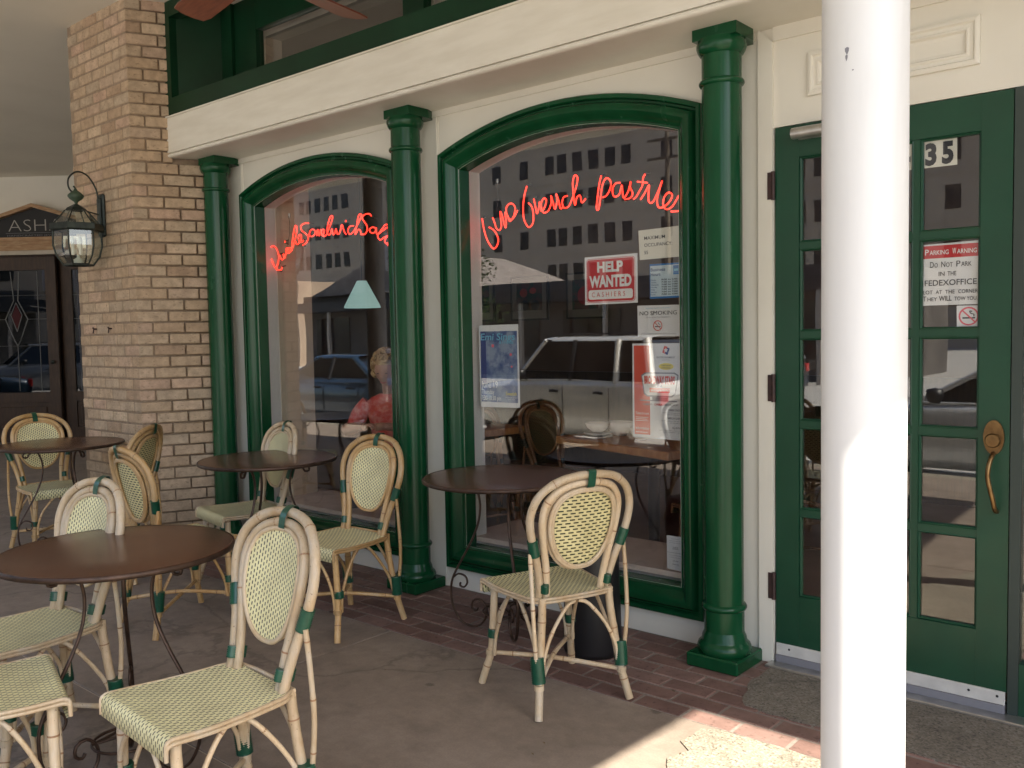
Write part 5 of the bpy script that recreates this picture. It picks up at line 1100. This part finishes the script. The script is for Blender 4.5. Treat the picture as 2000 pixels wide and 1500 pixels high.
# ============================================================ ACROSS THE LOT (seen as reflections)
def car(name, x, y, z, rz, paint, label, kind='suv', L_=4.75):
    root = empty(name, (x,y,z), rz); tag(root, label, 'car', 'vehicles parked in the lot')
    # side profile stations along x (front = -x): (x, z_bottom, z_belt, half width)
    if kind == 'suv': hood, belt, roofz, ws0, ws1, r0, r1 = 1.02, 1.08, 1.74, -1.02, -.38, 2.02, 2.26
    else: hood, belt, roofz, ws0, ws1, r0, r1 = .90, .98, 1.44, -.92, -.15, 1.05, 1.75
    hl = L_/2; W = .93
    stn = [(-hl,.42,.62,.70),(-hl+.06,.34,.80,.80),(-hl+.25,.30,hood-.06,.88),(-hl+.7,.28,hood,.91),(ws0,.28,belt,W),(-.2,.28,belt+.02,W),(.8,.28,belt+.03,W),(hl-.55,.30,belt+.04,.92),(hl-.12,.34,belt if kind=='suv' else belt-.02,.88),(hl,.45,.9,.80)]
    b = MB(); v = []; n = 0
    for X, zb, zt, hw in stn:
        ring = [(-hw*.92,zb),(-hw,zb+.12),(-hw*1.01,(zb+zt)/2),(-hw*.99,zt-.10),(-hw*.93,zt-.02),(-hw*.80,zt+.012),(0,zt+.035),(hw*.80,zt+.012),(hw*.93,zt-.02),(hw*.99,zt-.10),(hw*1.01,(zb+zt)/2),(hw,zb+.12),(hw*.92,zb)]
        n = len(ring); v += [(X,yy,zz) for yy,zz in ring]
    b.add(v, [(j*n+k, j*n+(k+1)%n, (j+1)*n+(k+1)%n, (j+1)*n+k) for j in range(len(stn)-1) for k in range(n)]+[tuple(range(n)), tuple((len(stn)-1)*n+k for k in range(n))[::-1]], 0, True)
    bd_ = b.build('body', paint, root)
    # greenhouse of dark glass
    g = MB(); hb_, ht = .84, .68; gs = [(ws0,belt,belt,hb_),(ws1,belt,roofz,ht),(r0,belt,roofz-.02,ht),(r1,belt,belt+.02,hb_-.03)]
    def sec(X, hw, z): return (X, hw, z)
    g.add([(ws0,-hb_,belt),(ws0,hb_,belt),(ws1,ht,roofz-.03),(ws1,-ht,roofz-.03),(r1,-hb_+.02,belt),(r1,hb_-.02,belt),(r0,ht,roofz-.05),(r0,-ht,roofz-.05)], [(0,1,2,3),(5,4,7,6),(0,3,7,4),(1,5,6,2)]); g.build('window_glass', M['dark_glass'], root)
    rf = MB(); rs = [(ws1-.04,ht-.02),(ws1+.2,ht+.015),((ws1+r0)/2,ht+.02),(r0-.1,ht+.01),(r0+.04,ht-.02)]; v = []
    for X, hw in rs: v += [(X,-hw,roofz-.055),(X,-hw*.97,roofz-.01),(X,-hw*.6,roofz+.012),(X,0,roofz+.02),(X,hw*.6,roofz+.012),(X,hw*.97,roofz-.01),(X,hw,roofz-.055)]
    rf.add(v, [(j*7+k,j*7+k+1,(j+1)*7+k+1,(j+1)*7+k) for j in range(4) for k in range(6)], 0, True); rf.build('roof', paint, root)
    for s_ in (-1, 1):
        p = MB()
        def bar(x0, x1, w): p.tube([(x0,s_*(hb_+.004),belt-.01),(x1,s_*(ht+.010),roofz-.04)], w, 6)
        bar(ws0+.03, ws1+.03, .035); bar(r1-.03, r0-.03, .05 if kind!='suv' else .07)
        if kind == 'suv': bar(1.45, 1.40, .06)
        p.tube([(ws0+.1,s_*(hb_+.02),belt+.012),(r1-.1,s_*(hb_+.005),belt+.022)], .014, 6); p.build('pillar', paint, root)
        p = MB(); p.tube([(.42,s_*(hb_+.006),belt),(.40,s_*(ht+.012),roofz-.04)], .045, 6); p.build('door_pillar', M['black_plastic'], root)
        p = MB(); p.box(.32,.328,s_*.945-.004,s_*.945+.004,.38,belt-.06); p.box(1.38,1.388,s_*.942-.004,s_*.942+.004,.42,belt-.06); p.box(-.86,-.852,s_*.945-.004,s_*.945+.004,.38,belt-.1); p.build('door_gap', M['ink'], root)
        for hx in (.12, 1.15): p = MB(); p.tube([(hx-.10,s_*.95,belt-.15),(hx-.03,s_*.975,belt-.14),(hx+.03,s_*.975,belt-.14),(hx+.10,s_*.95,belt-.15)], .020, 8); p.build('door_handle', M['black_plastic'], root)
        p = MB(); p.lathe([(.001,-.08),(.07,-.06),(.095,0),(.085,.07),(.001,.09)], 12, c=(-.62,s_*1.04,belt+.10)); p.tube([(-.62,s_*.9,belt+.03),(-.62,s_*1.02,belt+.07)], .025, 6); p.build('wing_mirror', M['black_plastic'], root)
        for wx in (-hl+.92, hl-.98):
            w = empty('wheel', (wx, s_*.80, .345)); w.parent = root; w.rotation_euler = (math.radians(90),0,0)
            q = MB(); q.lathe([(.20,-.10),(.33,-.10),(.345,-.06),(.345,.06),(.33,.10),(.20,.10)], 32); q.build('tyre', M['black_plastic'], w)
            q = MB(); q.lathe([(.001,.05),(.06,.06),(.07,.04),(.19,.05),(.205,.09)], 24); q.lathe([(.001,-.05),(.06,-.06),(.07,-.04),(.19,-.05),(.205,-.09)], 24); q.build('rim', M['steel'], w)
        q = MB(); q.lathe([(.001,0),(.36,0),(.37,.01)], 24); 
    for s_ in (-1,1):
        q = MB(); q.cbox(-hl-.012,-hl+.10,s_*.68-.13,s_*.68+.13,.66,.80,.02); q.build('headlight', plain('headlight_lens',(.7,.7,.72),.08), root)
        q = MB(); q.cbox(hl-.08,hl+.012,s_*.72-.10,s_*.72+.10,.78,.98,.02); q.build('tail_light', plain('tail_lens',(.35,.02,.02),.1), root)
    if kind == 'suv':
        for s_ in (-1,1): q = MB(); q.tube(smooth_path([(ws1+.25,s_*.60,roofz+.005),(ws1+.4,s_*.60,roofz+.05),(r0-.4,s_*.60,roofz+.05),(r0-.25,s_*.60,roofz)], .1), .014, 6); q.build('roof_rail', M['black_plastic'], root)
    return root
def paint(n, c): 
    m = plain(n, c, .22, .25, .6); m.node_tree.nodes['Principled BSDF'].inputs['Coat Weight'].default_value = 1; m.node_tree.nodes['Principled BSDF'].inputs['Coat Roughness'].default_value = .04; return m
suv_ = car('parked_suv', -8.40, -8.0, -.418, .10, paint('champagne_paint', (.88,.85,.78)), 'champagne coloured SUV parked by the kerb, mirrored in the second window')
suv_.scale = (.84, 1, 1)
car('parked_car', -2.2, -7.6, -.418, 0, paint('silver_paint', (.62,.63,.64)), 'silver sedan parked by the kerb, mirrored in the door panes', 'sedan', 4.6)
car('parked_car', -14.6, -8.2, -.418, 0, paint('navy_paint', (.02,.05,.09)), 'dark blue sedan parked farther left, mirrored in the first window', 'sedan', 4.6)
car('parked_car', -19.5, -14.0, -.418, .3, paint('black_paint', (.015,.016,.02)), 'black sedan in the second row of the lot', 'sedan', 4.6)
car('parked_suv', -11.0, -16.5, -.418, 0, paint('grey_paint', (.20,.21,.22)), 'grey SUV in the second row of the lot')
# office block
ob = empty('office_building', (-50,-72,-.42)); tag(ob, 'large pale concrete office block with rows of small square windows', 'building')
M['office'] = surf('office_concrete', (.36,.30,.24), (.42,.355,.28), .15, .8); b = MB(); b.box(-170,75,-18,0,0,32); b.build('wall', M['office'], ob)
gl = MB(); fr_ = MB(); pat = [0,1.95,3.9,5.85,7.8,12.4,16.2,19.9]
wm = MB(); wm.box(-.58,.58,-.0,.03,0,1.85); M['office_glass'] = surf('office_window_glass', (.006,.007,.008), (.05,.045,.04), .6, .25, rnd=.3, spec=.3, co='World', lo=.4, hi=.75); wtmp = wm.build('window', M['office_glass']); wme = wtmp.data; bpy.data.objects.remove(wtmp)
rest_w = MB(); cnt = 0
for fl in range(8):
    for u in range(7):
        for px_ in pat:
            X = -72+u*21.5+px_; z = 3.2+fl*3.75
            vis = -50 < X < 40 and 1 <= fl <= 6
            if vis and cnt < 290: link('window', wme, ob, (X, .002, z)); cnt += 1
            else: rest_w.box(X-.52,X+.52,0,.03,z,z+1.75)
for fl in range(8): fr_.box(-75,75,0,.06,2.2+fl*3.75,2.32+fl*3.75)
fr_.build('string_course', M['office'], ob); o = rest_w.build('far_windows', M['office_glass'], ob); o['kind'] = 'stuff'
# low shop across the lot
lw = empty('low_shop', (-24,-26,-.42)); tag(lw, 'low dark shop with grey gabled roof and dark canopy across the lot', 'building')
b = MB(); b.box(-16,14,-8,0,0,3.9); b.build('wall', surf('dark_siding', (.07,.065,.06), (.11,.10,.09), .8, .7), lw)
b = MB(); b.box(-16.2,14.2,0,1.9,3.0,3.45); b.build('canopy', plain('dark_canopy', (.02,.022,.025), .6), lw)
b = MB(); b.prism_y([(-15,3.9),(-3,3.9),(-9,5.9)], -8.2, .3); b.build('gable_roof', surf('grey_shingles', (.20,.17,.15), (.30,.26,.23), 2, .9), lw)
for k in range(7): b = MB(); b.box(-15+4.1*k,-12.2+4.1*k,.0,.05,.4,2.7); b.build('shop_window', M['dark_glass'], lw)
for k in range(8): b = MB(); b.box(-15.9+4.1*k,-15.76+4.1*k,1.7,1.85,0,3.0); b.build('canopy_post', M['mat_board'], lw)
lw2 = empty('brick_shop', (-62,-30,-.42)); tag(lw2, 'flat roofed brown shop beyond the far end of the lot', 'building')
b = MB(); b.box(-16,16,-8,0,0,5.2); b.build('wall', surf('brown_stucco', (.30,.22,.16), (.38,.29,.21), .8, .8), lw2)
for k in range(6): b = MB(); b.box(-14.5+5*k,-11+5*k,.0,.05,.4,3.0); b.build('shop_window', M['dark_glass'], lw2)
# trees
leafm = surf('tree_leaves', (.035,.065,.018), (.08,.12,.035), 1.2, .6, rnd=.2); bark = surf('bark', (.09,.07,.05), (.15,.12,.09), 6, .9)
def tree(x, y, h, r, label, seed):
    t = empty('street_tree', (x,y,-.42)); tag(t, label, 'tree', 'trees beyond the lot'); rr = random.Random(seed)
    b = MB(); b.tube(smooth_path([(0,0,0),(.05,.03,h*.25),(-.05,.0,h*.5),(.05,0,h*.8)], .3), [.17*(1-.75*i/(len(smooth_path([(0,0,0),(.05,.03,h*.25),(-.05,.0,h*.5),(.05,0,h*.8)],.3))-1)) for i in range(len(smooth_path([(0,0,0),(.05,.03,h*.25),(-.05,.0,h*.5),(.05,0,h*.8)],.3)))], 10)
    for k in range(6): a = rr.uniform(0,6.28); b.tube([(0,0,h*(.3+.07*k)),(r*.6*math.cos(a),r*.6*math.sin(a),h*(.5+.07*k))], [.07,.02], 6)
    b.build('trunk', bark, t); c = MB(); cl = [(Vector((rr.uniform(-1,1)*r*.6, rr.uniform(-1,1)*r*.6, h*rr.uniform(.48,.92))), rr.uniform(.3,.5)*r) for _ in range(13)]
    for p, R in cl:
        for _ in range(260):
            d = Vector((rr.gauss(0,1),rr.gauss(0,1),rr.gauss(0,1))).normalized()*R*rr.uniform(.55,1.05); q = p+d; u_ = Vector((rr.uniform(-1,1),rr.uniform(-1,1),rr.uniform(-1,1))).normalized(); w_ = u_.orthogonal().normalized(); s_ = rr.uniform(.05,.10)
            c.add([q-u_*s_,q+w_*s_*.5,q+u_*s_,q-w_*s_*.5], [(0,1,2,3)])
    c.build('crown', leafm, t)
tree(-24.5,-21.5,5.0,1.8,'leafy tree left of the gabled shop across the lot',1); tree(-41,-24,6.4,2.6,'taller tree near the far end of the low shop',2); tree(4,-20,6,2.4,'tree to the right across the lot',3)
# street sign on a bracket, mirrored in the first window
sg = empty('blade_sign', (-11.4,-7.0,-.42)); tag(sg, 'white box sign on a bracketed pole, mirrored in the first window', 'sign')
b = MB(); b.tube([(0,0,0),(0,0,3.9)], .035, 10); b.build('pole', M['paper'], sg)
b = MB(); b.box(-.62,-.06,-.05,.05,2.95,3.6); b.build('sign_box', M['paper'], sg)
b = MB(); b.tube([(0,0,2.55),(-.6,0,2.95)], .01, 6); b.tube([(0,0,2.5),(-.9,0,2.62)], .012, 6); b.build('bracket', M['steel'], sg)
b = MB(); me_ = text_mesh('BAR', .22, .44, .04)
b.add([(-.34-v_.co.x, .0515, 3.16+v_.co.z) for v_ in me_.vertices], [tuple(p_.vertices)[::-1] for p_ in me_.polygons]); b.build('lettering', M['ink'], sg); bpy.data.meshes.remove(me_)
# utility pole
up = empty('utility_pole', (-26,-40,-.42)); tag(up, 'utility pole with crossarms between the low shop and the office block', 'pole')
b = MB(); b.tube([(0,0,0),(0,0,13)], [.17,.11], 10); b.build('pole', bark, up)
for z in (11.2,12.2): b = MB(); b.box(-1.2,1.2,-.06,.06,z,z+.14); b.build('crossarm', bark, up)

# fallen leaves and grit on the walk
b = MB(); rr = random.Random(5)
for i in range(150):
    x = rr.uniform(-5.5,-.8); y = rr.choice([rr.uniform(-2.6,-.1), rr.uniform(-.75,-.05)]); s_ = rr.uniform(.002,.009)*(1.6 if rr.random() < .12 else 1); a = rr.uniform(0,6.28); ca, sa = math.cos(a), math.sin(a)
    pts = [(-1,0,0),(-.2,.45,.25),(1,0,.1),(-.1,-.5,.3)]; b.add([(x+s_*(px_*ca-py_*sa), y+s_*(px_*sa+py_*ca), .0055+s_*pz_) for px_, py_, pz_ in pts], [(0,1,2,3)])
tag(b.build('leaf_litter', surf('dead_leaf', (.05,.035,.02), (.22,.15,.08), 60, .8)), 'scattered dead leaf bits on the walk', kind='stuff')

# two small iron hooks left in the brick joints
for x in (-6.47, -6.24):
    b = MB(); b.tube([(0,.02,0),(0,-.022,0),(0,-.026,.012)], .006, 6); b.tube([(0,-.02,0),(-.004,-.024,-.030)], .004, 6); o = b.build('hook', M['rust_hinge'], pil, (x+6.3, 0, 1.495))
